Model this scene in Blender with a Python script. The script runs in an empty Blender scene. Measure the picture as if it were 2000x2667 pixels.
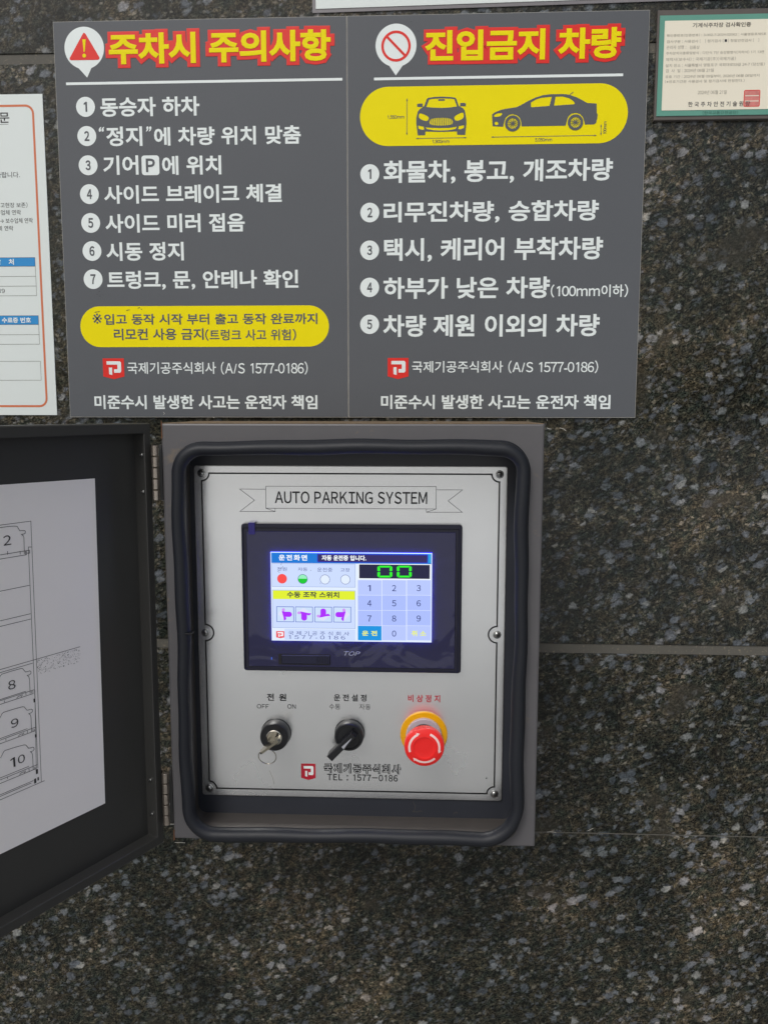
import bpy, math, random
from mathutils import Vector, Matrix
random.seed(4)
S = bpy.context.scene
COL = S.collection
R = math.radians

# ------------------------------------------------------------------ camera
# pinhole solved from the two 300 x 400 mm signs and the slab joints
F, PITCH, YAW, ROLL = 2200.0, 0.1216, 0.0447, 0.0006
CX, CY, CZ = 0.0778, -0.9001, 0.0090
def basis():
    cp, sp, cy, sy = math.cos(PITCH), math.sin(PITCH), math.cos(YAW), math.sin(YAW)
    f = Vector((-sy*cp, cy*cp, -sp)); r = Vector((cy, sy, 0)); u = r.cross(f)
    c, s = math.cos(ROLL), math.sin(ROLL)
    return c*r + s*u, -s*r + c*u, f
RT, UP, FW = basis()
cam = bpy.data.objects.new('camera', bpy.data.cameras.new('camera'))
COL.objects.link(cam); S.camera = cam
m = Matrix((RT, UP, -FW)).transposed().to_4x4(); m.translation = Vector((CX, CY, CZ))
cam.matrix_world = m
cam.data.sensor_fit = 'HORIZONTAL'; cam.data.sensor_width = 36; cam.data.lens = F/2000*36
cam.data.clip_start = 0.02; cam.data.clip_end = 500

# ------------------------------------------------------------------ sky, sun, exposure
EXPO = 0.15
SUN_EL, SUN_AZ = R(48), R(205)      # overcast light from behind the viewer, a little from the left
world = bpy.data.worlds.new('World'); S.world = world; world.use_nodes = True
wt = world.node_tree; bg = wt.nodes['Background']
sky = wt.nodes.new('ShaderNodeTexSky'); sky.sky_type = 'NISHITA'; sky.sun_disc = False
sky.sun_elevation = SUN_EL; sky.sun_rotation = SUN_AZ
sky.dust_density = 5; sky.air_density = 1.2
hs = wt.nodes.new('ShaderNodeHueSaturation'); hs.inputs['Saturation'].default_value = 0.55
wt.links.new(sky.outputs[0], hs.inputs['Color']); wt.links.new(hs.outputs[0], bg.inputs[0])
bg.inputs[1].default_value = 0.088
sl = bpy.data.lights.new('sun', 'SUN'); sl.energy = 0.95; sl.angle = R(24); sl.color = (.985, 1, .985)
so = bpy.data.objects.new('sun', sl); COL.objects.link(so)
sd = Vector((math.sin(SUN_AZ)*math.cos(SUN_EL), math.cos(SUN_AZ)*math.cos(SUN_EL), math.sin(SUN_EL)))
so.rotation_euler = sd.to_track_quat('Z', 'Y').to_euler(); so.location = sd*5
S.view_settings.view_transform = 'Standard'; S.view_settings.look = 'None'
S.view_settings.exposure = EXPO; S.view_settings.gamma = 1
S.cycles.max_bounces = 8; S.cycles.sample_clamp_indirect = 4
S.cycles.use_denoising = True

# ------------------------------------------------------------------ measuring: where a point read off the photograph lies on a real plane
CROPS = dict(A=(120,20,2.07375), B=(120,560,2.07375), C=(880,0,2.0232), D=(880,560,2.0232), E=(1650,0,4.74),
             F=(0,220,5.0278), G=(0,640,4.611), H=(0,1080,3.456), I=(0,1700,2.7646), J=(420,1080,3.302),
             K=(920,1080,3.130), L=(420,1720,3.318), M=(920,1720,3.130), N=(620,1350,2.765), O=(690,1430,3.687),
             P=(640,1790,2.9625), Q=(600,1240,2.676), V=(920,220,4.366), W=(1260,220,4.1475),
             X=(0,1300,5.265), Y=(0,1700,5.53), T=(700,1540,7.541), S=(0,0,1.0))
def ray(c, x, y):
    a = CROPS[c]; px, py = a[0]+x/a[2], a[1]+y/a[2]
    return FW + RT*((px-1000)/F) + UP*(-(py-1333.5)/F)
class Frame:                       # local x, z in the plane and h out of it
    def __init__(s, o, ex, n): s.o, s.ex, s.n = Vector(o), Vector(ex), Vector(n); s.ez = Vector((0, 0, 1))
    def __call__(s, x, z, h=0): return s.o + s.ex*x + s.ez*z + s.n*h
    def at(s, c, x, y, h=0):
        d = ray(c, x, y); c0 = Vector((CX, CY, CZ)); o = s.o + s.n*h
        p = c0 + d*((o-c0).dot(s.n)/d.dot(s.n)) - o
        return p.dot(s.ex), p.z
WALL = Frame((0, 0, 0), (1, 0, 0), (0, -1, 0))
da = R(61.3)
DOOR = Frame((-.1715, -.13, 0), (math.cos(da), math.sin(da), 0), (math.sin(da), -math.cos(da), 0))

# ------------------------------------------------------------------ materials
def lin(c): return tuple(((v/255)/12.92 if v/255 <= .04045 else ((v/255+.055)/1.055)**2.4) for v in c)
def new_mat(name):
    m = bpy.data.materials.new(name); m.use_nodes = True
    return m, m.node_tree, m.node_tree.nodes['Principled BSDF']
def N(t, typ, **kw):
    n = t.nodes.new(typ)
    for k, v in kw.items():
        if k.startswith('i_'): n.inputs[k[2:]].default_value = v
        else: setattr(n, k, v)
    return n
def ramp(t, fac, stops, interp='LINEAR'):
    r = t.nodes.new('ShaderNodeValToRGB'); r.color_ramp.interpolation = interp
    e = r.color_ramp.elements
    while len(e) > 1: e.remove(e[0])
    e[0].position = stops[0][0]; c = stops[0][1]; e[0].color = (*c, 1) if not isinstance(c, float) else (c, c, c, 1)
    for p, c in stops[1:]:
        k = e.new(p); k.color = (*c, 1) if not isinstance(c, float) else (c, c, c, 1)
    t.links.new(fac, r.inputs[0]); return r.outputs[0]
def mix(t, fac, a, b, mode='MIX'):
    n = t.nodes.new('ShaderNodeMix'); n.data_type = 'RGBA'; n.blend_type = mode
    for sock, v in ((n.inputs[0], fac), (n.inputs[6], a), (n.inputs[7], b)):
        if isinstance(v, (int, float)): sock.default_value = v if sock.type == 'VALUE' else (v, v, v, 1)
        elif isinstance(v, tuple): sock.default_value = (*v, 1)
        else: t.links.new(v, sock)
    return n.outputs[2]
def maths(t, op, a, b=0.0, clamp=False):
    n = t.nodes.new('ShaderNodeMath'); n.operation = op; n.use_clamp = clamp
    for s_, v in ((n.inputs[0], a), (n.inputs[1], b)):
        if isinstance(v, (int, float)): s_.default_value = v
        else: t.links.new(v, s_)
    return n.outputs[0]
def noise(t, vec, scale, detail=3, rough=.6, dist=0.0):
    n = N(t, 'ShaderNodeTexNoise'); n.inputs['Scale'].default_value = scale
    n.inputs['Detail'].default_value = detail; n.inputs['Roughness'].default_value = rough
    n.inputs['Distortion'].default_value = dist
    if vec is not None: t.links.new(vec, n.inputs['Vector'])
    return n.outputs['Fac'], n.outputs['Color']
def surf(name, rgb, rough=.5, metal=0.0, var=.10, scale=60, grain=.04, gscale=1500, bump=0.0, bscale=900, spec=.5, rvar=.06, dust=None):
    """colour with slow blotches and fine grain; all of it in the material"""
    m, t, b = new_mat(name); c = lin(rgb)
    pos = N(t, 'ShaderNodeNewGeometry').outputs['Position']
    f1, _ = noise(t, pos, scale, 4); f2, _ = noise(t, pos, gscale, 2)
    k = maths(t, 'ADD', maths(t, 'MULTIPLY', maths(t, 'SUBTRACT', f1, .5), var*2.5), maths(t, 'MULTIPLY', maths(t, 'SUBTRACT', f2, .5), grain*2.5))
    k = maths(t, 'ADD', k, 1.0)
    mm = mix(t, 1.0, c, k, 'MULTIPLY')
    if dust:
        f3, _ = noise(t, pos, dust[1], 6, .75); d = ramp(t, f3, [(dust[2], 0.0), (dust[3], 1.0)])
        mm = mix(t, d, mm, lin(dust[0]))
    t.links.new(mm, b.inputs['Base Color'])
    t.links.new(maths(t, 'ADD', maths(t, 'MULTIPLY', maths(t, 'SUBTRACT', f1, .5), rvar*2), rough), b.inputs['Roughness'])
    b.inputs['Metallic'].default_value = metal; b.inputs['Specular IOR Level'].default_value = spec
    if bump:
        f4, _ = noise(t, pos, bscale, 3)
        bp = N(t, 'ShaderNodeBump'); bp.inputs['Strength'].default_value = bump; bp.inputs['Distance'].default_value = .0004
        t.links.new(f4, bp.inputs['Height']); t.links.new(bp.outputs[0], b.inputs['Normal'])
    return m
def glow(name, rgb, k=1.0):
    """a lit pixel area of the display"""
    m, t, b = new_mat(name); c = lin(rgb)
    b.inputs['Base Color'].default_value = (.01, .01, .012, 1); b.inputs['Roughness'].default_value = .25
    b.inputs['Specular IOR Level'].default_value = .3
    b.inputs['Emission Color'].default_value = (*c, 1); b.inputs['Emission Strength'].default_value = k/2**EXPO
    return m

def granite():
    m, t, b = new_mat('polished_granite')
    pos = N(t, 'ShaderNodeNewGeometry').outputs['Position']
    m1 = N(t, 'ShaderNodeMapping'); t.links.new(pos, m1.inputs['Vector']); m1.inputs['Rotation'].default_value = (0, R(27), 0)
    m2 = N(t, 'ShaderNodeMapping'); t.links.new(m1.outputs[0], m2.inputs['Vector']); m2.inputs['Scale'].default_value = (.74, 1, 1)
    v = m2.outputs[0]
    def warp(src, base, scale, amt, det=3):
        _, nc = noise(t, src, scale, det, .6)
        c0 = N(t, 'ShaderNodeVectorMath', operation='SUBTRACT'); t.links.new(nc, c0.inputs[0]); c0.inputs[1].default_value = (.5, .5, .5)
        w = N(t, 'ShaderNodeVectorMath', operation='MULTIPLY_ADD'); t.links.new(c0.outputs[0], w.inputs[0])
        w.inputs[1].default_value = (amt,)*3; t.links.new(base, w.inputs[2]); return w.outputs[0]
    vd = warp(v, v, 24, .012); vd = warp(v, vd, 120, .0045); vd2 = warp(v, vd, 380, .0040, 2)
    big, _ = noise(t, v, 7, 3, .55); mid, midc = noise(t, vd, 38, 4, .6)
    fine, finec = noise(t, vd, 520, 4, .8); fine2, _ = noise(t, vd, 190, 5, .75); hue, huec = noise(t, vd, 95, 3, .6)
    base = ramp(t, fine, [(.30, (.0020, .0020, .0018)), (.44, (.0095, .0095, .0080)), (.53, (.030, .031, .027)), (.63, (.062, .061, .053)), (.78, (.17, .16, .14))])
    tint = ramp(t, hue, [(.30, (.62, .86, .95)), (.42, (.80, .98, .88)), (.52, (1.04, 1.0, .88)), (.61, (1.2, 1.06, .80)), (.72, (1.2, .96, .96))])
    base = mix(t, 1.0, base, tint, 'MULTIPLY')
    base = mix(t, 1.0, base, ramp(t, fine2, [(.34, .22), (.48, .80), (.58, 1.45), (.72, 2.6)]), 'MULTIPLY')
    def flakes(scale, keep, size, soft, seed, cluster=1.6):
        vo = N(t, 'ShaderNodeTexVoronoi', feature='F1'); vo.inputs['Scale'].default_value = scale
        mo = N(t, 'ShaderNodeMapping'); t.links.new(vd2, mo.inputs['Vector']); mo.inputs['Location'].default_value = (seed, seed*2, seed)
        t.links.new(mo.outputs[0], vo.inputs['Vector'])
        sp = N(t, 'ShaderNodeSeparateColor'); t.links.new(vo.outputs['Color'], sp.inputs[0])
        cl = maths(t, 'ADD', sp.outputs[0], maths(t, 'MULTIPLY', maths(t, 'SUBTRACT', mid, .5), cluster))
        pick = maths(t, 'DIVIDE', maths(t, 'SUBTRACT', cl, keep), .22, True)
        rad = maths(t, 'ADD', maths(t, 'MULTIPLY', sp.outputs[1], size*.5), size*.6)
        rad = maths(t, 'ADD', rad, maths(t, 'MULTIPLY', maths(t, 'SUBTRACT', fine2, .5), .9))
        edge = maths(t, 'DIVIDE', maths(t, 'SUBTRACT', rad, vo.outputs['Distance']), soft, True)
        return maths(t, 'MULTIPLY', edge, pick), sp.outputs[2]
    f1, r1 = flakes(118, .42, .56, .26, 0.0, 2.4)
    f2, r2 = flakes(240, .44, .52, .28, 3.3, 1.8)
    f3, r3 = flakes(560, .62, .44, .35, 7.7, .8)
    shade = ramp(t, fine, [(.28, .35), (.5, 1.05), (.70, 1.8)])
    col1 = ramp(t, r1, [(0.0, (.062, .072, .092)), (.5, (.115, .132, .160)), (.85, (.185, .20, .225)), (1.0, (.26, .265, .26))])
    col2 = ramp(t, r2, [(0.0, (.050, .058, .072)), (.5, (.105, .115, .135)), (.8, (.15, .135, .105)), (1.0, (.22, .205, .18))])
    col3 = ramp(t, r3, [(0.0, (.12, .118, .105)), (.5, (.19, .185, .165)), (.8, (.10, .115, .135)), (1.0, (.10, .075, .050))])
    col1 = mix(t, 1.0, col1, shade, 'MULTIPLY'); col2 = mix(t, 1.0, col2, shade, 'MULTIPLY')
    c = mix(t, maths(t, 'MULTIPLY', f3, .42), base, col3)
    c = mix(t, maths(t, 'MULTIPLY', f2, .66), c, col2)
    c = mix(t, maths(t, 'MULTIPLY', f1, .76), c, col1)
    # hair-thin pale mineral threads, only in some patches
    th, _ = noise(t, vd, 120, 2, .5, 1.5)
    line = maths(t, 'DIVIDE', maths(t, 'SUBTRACT', .014, maths(t, 'ABSOLUTE', maths(t, 'SUBTRACT', th, .5))), .012, True)
    pt, _ = noise(t, pos, 55, 3, .6)
    line = maths(t, 'MULTIPLY', line, ramp(t, pt, [(.56, 0.0), (.64, 1.0)]))
    c = mix(t, maths(t, 'MULTIPLY', line, .60), c, (.30, .265, .19))
    # smooth lenses of a finer olive stone
    ln, _ = noise(t, v, 17, 2, .4)
    lens = ramp(t, ln, [(.635, 0.0), (.69, .72)])
    c = mix(t, lens, c, mix(t, 1.0, (.024, .023, .019), shade, 'MULTIPLY'))
    drift, _ = noise(t, v, 17, 4, .62)
    c = mix(t, 1.0, c, ramp(t, drift, [(.34, (.58, .62, .64)), (.5, (1.0, 1.0, .99)), (.64, (1.42, 1.36, 1.30))]), 'MULTIPLY')
    c = mix(t, 1.0, c, ramp(t, big, [(.32, (.70, .74, .72)), (.5, (1.0, 1.0, .98)), (.66, (1.75, 1.58, 1.45))]), 'MULTIPLY')
    t.links.new(c, b.inputs['Base Color'])
    t.links.new(ramp(t, mid, [(.3, .07), (.7, .16)]), b.inputs['Roughness']); b.inputs['Specular IOR Level'].default_value = .34
    bp = N(t, 'ShaderNodeBump'); bp.inputs['Strength'].default_value = .05; bp.inputs['Distance'].default_value = .0003
    t.links.new(fine2, bp.inputs['Height']); t.links.new(bp.outputs[0], b.inputs['Normal'])
    return m

M = dict(
    granite=granite(),
    sealant=surf('grey_sealant', (88, 86, 80), .75, var=.18, scale=35, bump=.4, dust=((150, 140, 120), 300, .58, .72)),
    hairline=surf('pale_joint_grout', (88, 86, 80), .8, var=.4, scale=300, grain=.3),
    sign=surf('charcoal_print', (91, 94, 99), .40, var=.03, scale=12, grain=.12, gscale=2200, bump=.25, bscale=14, spec=.25, dust=((126, 126, 128), 800, .755, .79)),
    core=surf('white_foam_board', (190, 188, 182), .6),
    white=surf('white_print', (228, 236, 236), .36, var=.02, grain=.03, spec=.4),
    yellow=surf('yellow_print', (238, 222, 6), .42, var=.02, grain=.03, spec=.15, dust=((120, 105, 30), 420, .735, .75)),
    red=surf('red_print', (222, 40, 32), .36, var=.03, grain=.05, spec=.4),
    paper=surf('white_paper', (218, 226, 225), .45, var=.02, scale=10, grain=.015),
    orange=surf('orange_print', (205, 112, 72), .5, var=.05, scale=25),
    ink=surf('black_ink', (48, 48, 52), .5, var=.03),
    inklight=surf('faded_ink', (146, 140, 126), .6, var=.25, scale=150),
    inkmid=surf('grey_ink', (84, 80, 72), .6, var=.1, scale=150),
    blue=surf('blue_print', (30, 138, 205), .45, var=.03),
    green=surf('green_card', (92, 152, 136), .5, var=.05, scale=40, grain=.08),
    greendark=surf('dark_green_ink', (58, 106, 96), .5),
    cream=surf('cream_paper', (234, 228, 210), .5, var=.03, scale=10, grain=.03),
    stamp=surf('red_stamp_ink', (208, 128, 122), .6, var=.25, scale=250),
    acrylic=surf('smoked_acrylic_holder', (92, 86, 82), .22, var=.08),
    sleeve=surf('clear_sleeve_edge', (125, 122, 126), .3, var=.1),
    shell=surf('grey_painted_steel', (88, 87, 90), .42, var=.07, scale=30, grain=.06, bump=.12, bscale=1600, dust=((128, 112, 92), 35, .60, .80)),
    lip=surf('bare_grey_steel_lip', (84, 80, 77), .32, metal=.35, var=.12, scale=60),
    rubber=surf('black_rubber', (27, 30, 37), .52, var=.10, scale=80, grain=.05, dust=((110, 108, 100), 260, .70, .80), spec=.4),
    well=surf('dark_mounting_steel', (45, 48, 56), .38, var=.08, scale=40, dust=((110, 108, 104), 500, .74, .78)),
    doorpaint=surf('dark_door_paint', (56, 56, 55), .42, var=.06, scale=18, grain=.06, bump=.1, bscale=1600),
    doorpaper=surf('grey_white_sheet', (246, 243, 244), .5, var=.015, scale=10, grain=.03, gscale=2600),
    steel=surf('worn_hinge_steel', (176, 166, 156), .22, metal=.9, var=.2, scale=150),
    zinc=surf('zinc_screw', (170, 172, 172), .22, metal=1.0, var=.1),
    dark=surf('dark_recess', (20, 20, 22), .5),
    groove=surf('black_engraved_line', (14, 14, 16), .35),
    panelink=surf('panel_black_ink', (14, 15, 20), .4),
    panelred=surf('panel_red_ink', (176, 18, 44), .4),
    bezel=surf('black_plastic_bezel', (20, 21, 40), .36, var=.04, grain=.05),
    glass=surf('navy_screen_film', (32, 32, 68), .05, var=.16, scale=28, grain=.02, spec=.75, bump=.0, rvar=.02),
    slot=surf('dark_slot_cover', (22, 24, 50), .35),
    silver=surf('silver_print', (140, 144, 168), .4, var=.05),
    tape=surf('blue_tape', (40, 34, 110), .35),
    knob=surf('black_knob_plastic', (22, 23, 27), .30, var=.05, bump=.05),
    knobwhite=surf('white_knob_insert', (160, 163, 172), .4),
    chrome=surf('polished_nickel', (200, 196, 186), .16, metal=1.0, var=.08, scale=200),
    key=surf('worn_brass_key', (168, 162, 146), .24, metal=1.0, var=.15, scale=300),
    stopred=surf('red_mushroom_plastic', (238, 36, 34), .30, var=.03, spec=.5),
    stopwhite=surf('pink_white_arrow', (242, 206, 204), .4),
    stopyellow=surf('yellow_ring_plastic', (232, 168, 0), .35, var=.04),
    collar=surf('translucent_grey_collar', (188, 176, 184), .22, var=.06),
    ground=surf('concrete_ground', (206, 207, 206), .8, var=.12, scale=3, grain=.08, gscale=120),
    paving=surf('grey_paving', (140, 140, 138), .75, var=.15, scale=2, grain=.08, gscale=120),  # shade put into the colour of the near ground
    dust=surf('brown_dust', (112, 95, 74), .9, var=.3, scale=60, grain=.3, gscale=700),
    rust=surf('rust', (98, 64, 42), .8, var=.3, scale=400),
)
def wrinkle(m, scale, dist, strength=1.0):
    t = m.node_tree; b = t.nodes['Principled BSDF']; pos = N(t, 'ShaderNodeNewGeometry').outputs['Position']
    f, _ = noise(t, pos, scale, 2, .5, .8); bp = N(t, 'ShaderNodeBump'); bp.inputs['Strength'].default_value = strength; bp.inputs['Distance'].default_value = dist
    t.links.new(f, bp.inputs['Height']); t.links.new(bp.outputs[0], b.inputs['Normal'])
wrinkle(M['glass'], 22, .0016)
def panel_metal():
    m, t, b = new_mat('satin_aluminium')
    pos = N(t, 'ShaderNodeNewGeometry').outputs['Position']
    a, _ = noise(t, pos, 1700, 2, .7); s_, _ = noise(t, pos, 14, 3)
    k = ramp(t, a, [(.3, (.87, .885, .895)), (.7, (.94, .955, .965))])
    t.links.new(k, b.inputs['Base Color']); b.inputs['Metallic'].default_value = .92
    t.links.new(ramp(t, s_, [(.3, .23), (.7, .28)]), b.inputs['Roughness'])
    bp = N(t, 'ShaderNodeBump'); bp.inputs['Strength'].default_value = .05; bp.inputs['Distance'].default_value = .0002
    t.links.new(a, bp.inputs['Height']); t.links.new(bp.outputs[0], b.inputs['Normal'])
    return m
M['alu'] = panel_metal()
G = {k: glow('lit_'+k, c) for k, c in dict(
    base=(226, 238, 255), bar=(0, 118, 214), barlight=(20, 160, 226), box=(44, 34, 96), edge=(40, 40, 190), white=(246, 250, 255), line=(146, 166, 214),
    pane=(204, 220, 255), yellow=(226, 240, 40), ink=(58, 68, 140), inkdark=(46, 50, 60), red=(250, 74, 70), green=(0, 200, 40), greenlight=(150, 240, 190),
    button=(204, 224, 250), frame=(48, 80, 190), purple=(172, 34, 250), lilac=(206, 150, 246), pale=(222, 226, 250),
    logo=(236, 92, 100), black=(24, 24, 62), led=(40, 246, 30), key=(172, 190, 252), key2=(184, 200, 255), sep=(226, 236, 255), go=(0, 146, 224), lemon=(236, 244, 110), digit=(36, 50, 118),
    bluedot=(60, 110, 255)).items()}

# ------------------------------------------------------------------ objects
WPOS = {}
def link(name, verts, faces, mat, parent=None, smooth=False):
    xs = list(zip(*verts)); o0 = Vector([(min(a)+max(a))/2 for a in xs])
    me = bpy.data.meshes.new(name); me.from_pydata([Vector(v)-o0 for v in verts], [], faces); me.materials.append(mat); me.update()
    if smooth: me.polygons.foreach_set('use_smooth', [True]*len(me.polygons)); me.update()
    o = bpy.data.objects.new(name, me); COL.objects.link(o); WPOS[o.name] = o0
    if parent is not None: o.parent = parent; o.location = o0 - WPOS[parent.name]
    else: o.location = o0
    return o
def tag(o, label=None, cat=None, group=None, kind=None):
    if label: o['label'] = label
    if cat: o['category'] = cat
    if group: o['group'] = group
    if kind: o['kind'] = kind
    return o
def thing(name, label, cat, loc, group=None):
    o = bpy.data.objects.new(name, None); COL.objects.link(o); o.location = loc; o.empty_display_size = .02
    WPOS[o.name] = Vector(loc); return tag(o, label, cat, group)
def part(name, parent):                       # an empty part that carries sub-parts
    o = bpy.data.objects.new(name, None); COL.objects.link(o); o.parent = parent; o.empty_display_size = .01
    WPOS[o.name] = WPOS[parent.name].copy(); return o
# curve kitchen used for all flat shapes and lettering
def eval_curve(cu):
    o = bpy.data.objects.new('tmp', cu); me = o.to_mesh()
    V = [tuple(v.co) for v in me.vertices]; P = [tuple(p.vertices) for p in me.polygons]
    o.to_mesh_clear(); bpy.data.objects.remove(o); bpy.data.curves.remove(cu)
    return V, P
def flat(loops, frame, h0, h1, name, mat, parent=None):
    """filled shape with holes, from height h0 to h1 above the plane; if h0 is None it is a print lying at h1"""
    cu = bpy.data.curves.new('c', 'CURVE'); cu.dimensions = '2D'; cu.fill_mode = 'BOTH' if h0 is not None else 'FRONT'
    if h0 is not None: cu.extrude = .5
    for lp in loops:
        s = cu.splines.new('POLY'); s.points.add(len(lp)-1)
        for p, q in zip(s.points, lp): p.co = (q[0], q[1], 0, 1)
        s.use_cyclic_u = True
    V, P = eval_curve(cu)
    hh = (lambda z: h1) if h0 is None else (lambda z: h0 + (z+.5)*(h1-h0))
    return link(name, [frame(v[0], v[1], hh(v[2])) for v in V], P, mat, parent)
KEEP = bpy.data.curves.new('font_keeper', 'FONT')      # keeps the built-in font loaded between letters
GLYPHS = {}
ONE = [(.155, 0), (.245, 0), (.245, .733), (.172, .733), (.015, .64), (.015, .555), (.155, .628)]
def glyph(ch, bold, rnd, res):
    """outline of one character in em units with its advance; Latin letters and digits take the plain grotesque forms"""
    k = (ch, bold, rnd, res)
    if k in GLYPHS: return GLYPHS[k]
    if ch == ' ': return [], [], .30
    if ch == '1':
        cu = bpy.data.curves.new('c', 'CURVE'); cu.dimensions = '2D'; cu.fill_mode = 'BOTH'
        sp = cu.splines.new('POLY'); sp.points.add(len(ONE)-1)
        for p, q in zip(sp.points, ONE): p.co = (*q, 0, 1)
        sp.use_cyclic_u = True
        if not bold: cu.fill_mode = 'FRONT'
    else:
        full = '!' <= ch <= '~' and ch not in '.,/-'
        cu = bpy.data.curves.new('t', 'FONT'); cu.body = chr(ord(ch)+0xFEE0) if full else ch; cu.size = 1; cu.resolution_u = res
    if bold: cu.bevel_depth = bold; cu.bevel_resolution = rnd
    V, P = eval_curve(cu)
    x0, x1 = min(v[0] for v in V)+bold, max(v[0] for v in V)-bold
    if ch.isdigit(): adv = .555; dx = (adv-(x1-x0))/2-x0
    elif ch in '.,': adv = .27; dx = .07-x0
    elif ch in '/-': adv = x1-x0+.08; dx = .04-x0
    elif ch in '()[]': adv = x1-x0+.12; dx = .06-x0
    elif ch < '~': adv = x1-x0+(.13 if ch not in 'AVTY/' else .06); dx = (adv-(x1-x0))/2-x0
    elif 0xAC00 <= ord(ch) <= 0xD7A3: adv = .92; dx = 0
    else: adv = x1-x0+.12; dx = .06-x0
    GLYPHS[k] = ([(v[0]+dx, v[1], v[2]) for v in V], P, adv); return GLYPHS[k]
def text(s, frame, bl, tr, h, mat, parent, bold=0.0, name='lettering', rnd=0, grow=0.0, slant=0.0, rot=False, res=3, thick=.00006, track=0.0):
    V, P, x = [], [], 0.0
    for ch in s:
        v, p, adv = glyph(ch, bold, rnd, res); n = len(V)
        V += [(a[0]+x, a[1], a[2]) for a in v]; P += [tuple(i+n for i in f) for f in p]; x += adv+track
    if rot: V = [(-v[1], v[0], v[2]) for v in V]
    if slant: V = [(v[0]+v[1]*slant, v[1], v[2]) for v in V]
    x0, x1 = min(v[0] for v in V)+grow, max(v[0] for v in V)-grow; y0, y1 = min(v[1] for v in V)+grow, max(v[1] for v in V)-grow
    sx, sy = (tr[0]-bl[0])/(x1-x0), (tr[1]-bl[1])/(y1-y0)
    zz = (bold or 1)
    W_ = [frame(bl[0]+(v[0]-x0)*sx, bl[1]+(v[1]-y0)*sy, h + (v[2]/zz*thick if bold else 0)) for v in V]
    return link(name, W_, P, mat, parent)
def TX(s, frame, c, x0, yb, x1, yt, h, mat, parent, **k):
    return text(s, frame, frame.at(c, x0, yb, h), frame.at(c, x1, yt, h), h, mat, parent, **k)
def rrect(x0, z0, x1, z1, r, n=6):
    r = [r]*4 if not isinstance(r, (list, tuple)) else r      # BR, TR, TL, BL
    out = []
    for (cx, cz, a, q) in ((x1-r[0], z0+r[0], -90, r[0]), (x1-r[1], z1-r[1], 0, r[1]), (x0+r[2], z1-r[2], 90, r[2]), (x0+r[3], z0+r[3], 180, r[3])):
        for i in range(n+1):
            t = R(a+90*i/n); out.append((cx+q*math.cos(t), cz+q*math.sin(t)))
    return out
def disc(x, z, r, n=32, rz=None): return [(x+r*math.cos(2*math.pi*i/n), z+(rz or r)*math.sin(2*math.pi*i/n)) for i in range(n)]
def ribbon(lines, w, frame, h, name, mat, parent, closed=False):
    V, P = [], []
    for k, L in enumerate(lines):
        hh = h + k*.000006; n = len(L); base = len(V)
        for i, p in enumerate(L):
            a = L[i-1] if (i or closed) else None; b = L[(i+1) % n] if (i < n-1 or closed) else None
            d1 = Vector((p[0]-a[0], p[1]-a[1])).normalized() if a else None
            d2 = Vector((b[0]-p[0], b[1]-p[1])).normalized() if b else None
            d1 = d1 or d2; d2 = d2 or d1
            nn = Vector((-(d1+d2).y, (d1+d2).x)); nn = nn.normalized() if nn.length > 1e-6 else Vector((-d1.y, d1.x))
            q = w/2/max(.35, nn.dot(Vector((-d1.y, d1.x))))
            V += [frame(p[0]+nn.x*q, p[1]+nn.y*q, hh), frame(p[0]-nn.x*q, p[1]-nn.y*q, hh)]
        for i in range(n if closed else n-1):
            j = (i+1) % n; P.append((base+2*i, base+2*j, base+2*j+1, base+2*i+1))
    return link(name, V, P, mat, parent)
def loft(rows, name, mat, parent=None, smooth=False, cap0=False, cap1=False):
    n = len(rows[0]); V = [p for r in rows for p in r]; P = []
    for k in range(len(rows)-1):
        for i in range(n):
            j = (i+1) % n; P.append((k*n+i, k*n+j, (k+1)*n+j, (k+1)*n+i))
    if cap0: P.append(tuple(range(n))[::-1])
    if cap1: P.append(tuple((len(rows)-1)*n+i for i in range(n)))
    return link(name, V, P, mat, parent, smooth)
def lathe(prof, frame, cx, cz, name, mat, parent, n=40, smooth=True, teeth=None, lean=(0, 0)):
    rows = []
    for k, (r, h) in enumerate(prof):
        row = []
        for i in range(n):
            t = 2*math.pi*i/n; rr = r
            if teeth and k in teeth: rr = r - (teeth[k] if i % 2 else 0)
            row.append(frame(cx+rr*math.cos(t), cz+rr*math.sin(t), h))
        rows.append(row)
    o = loft(rows, name, mat, parent, False, False, True)
    if smooth:
        o.data.polygons.foreach_set('use_smooth', [True]*len(o.data.polygons))
        o.data.set_sharp_from_angle(angle=R(35))
    return o
def box(name, frame, x0, z0, h0, x1, z1, h1, mat, parent=None, bev=0.0):
    if bev:
        rows = [[frame(*p, h0) for p in rrect(x0, z0, x1, z1, bev, 2)], [frame(*p, h1-bev) for p in rrect(x0, z0, x1, z1, bev, 2)],
                [frame(*p, h1) for p in rrect(x0+bev, z0+bev, x1-bev, z1-bev, bev*.3, 2)]]
        return loft(rows, name, mat, parent, False, True, True)
    V = [frame(x, z, h) for h in (h0, h1) for z in (z0, z1) for x in (x0, x1)]
    return link(name, V, [(0, 1, 3, 2), (4, 6, 7, 5), (0, 4, 5, 1), (1, 5, 7, 3), (3, 7, 6, 2), (2, 6, 4, 0)], mat, parent)
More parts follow.
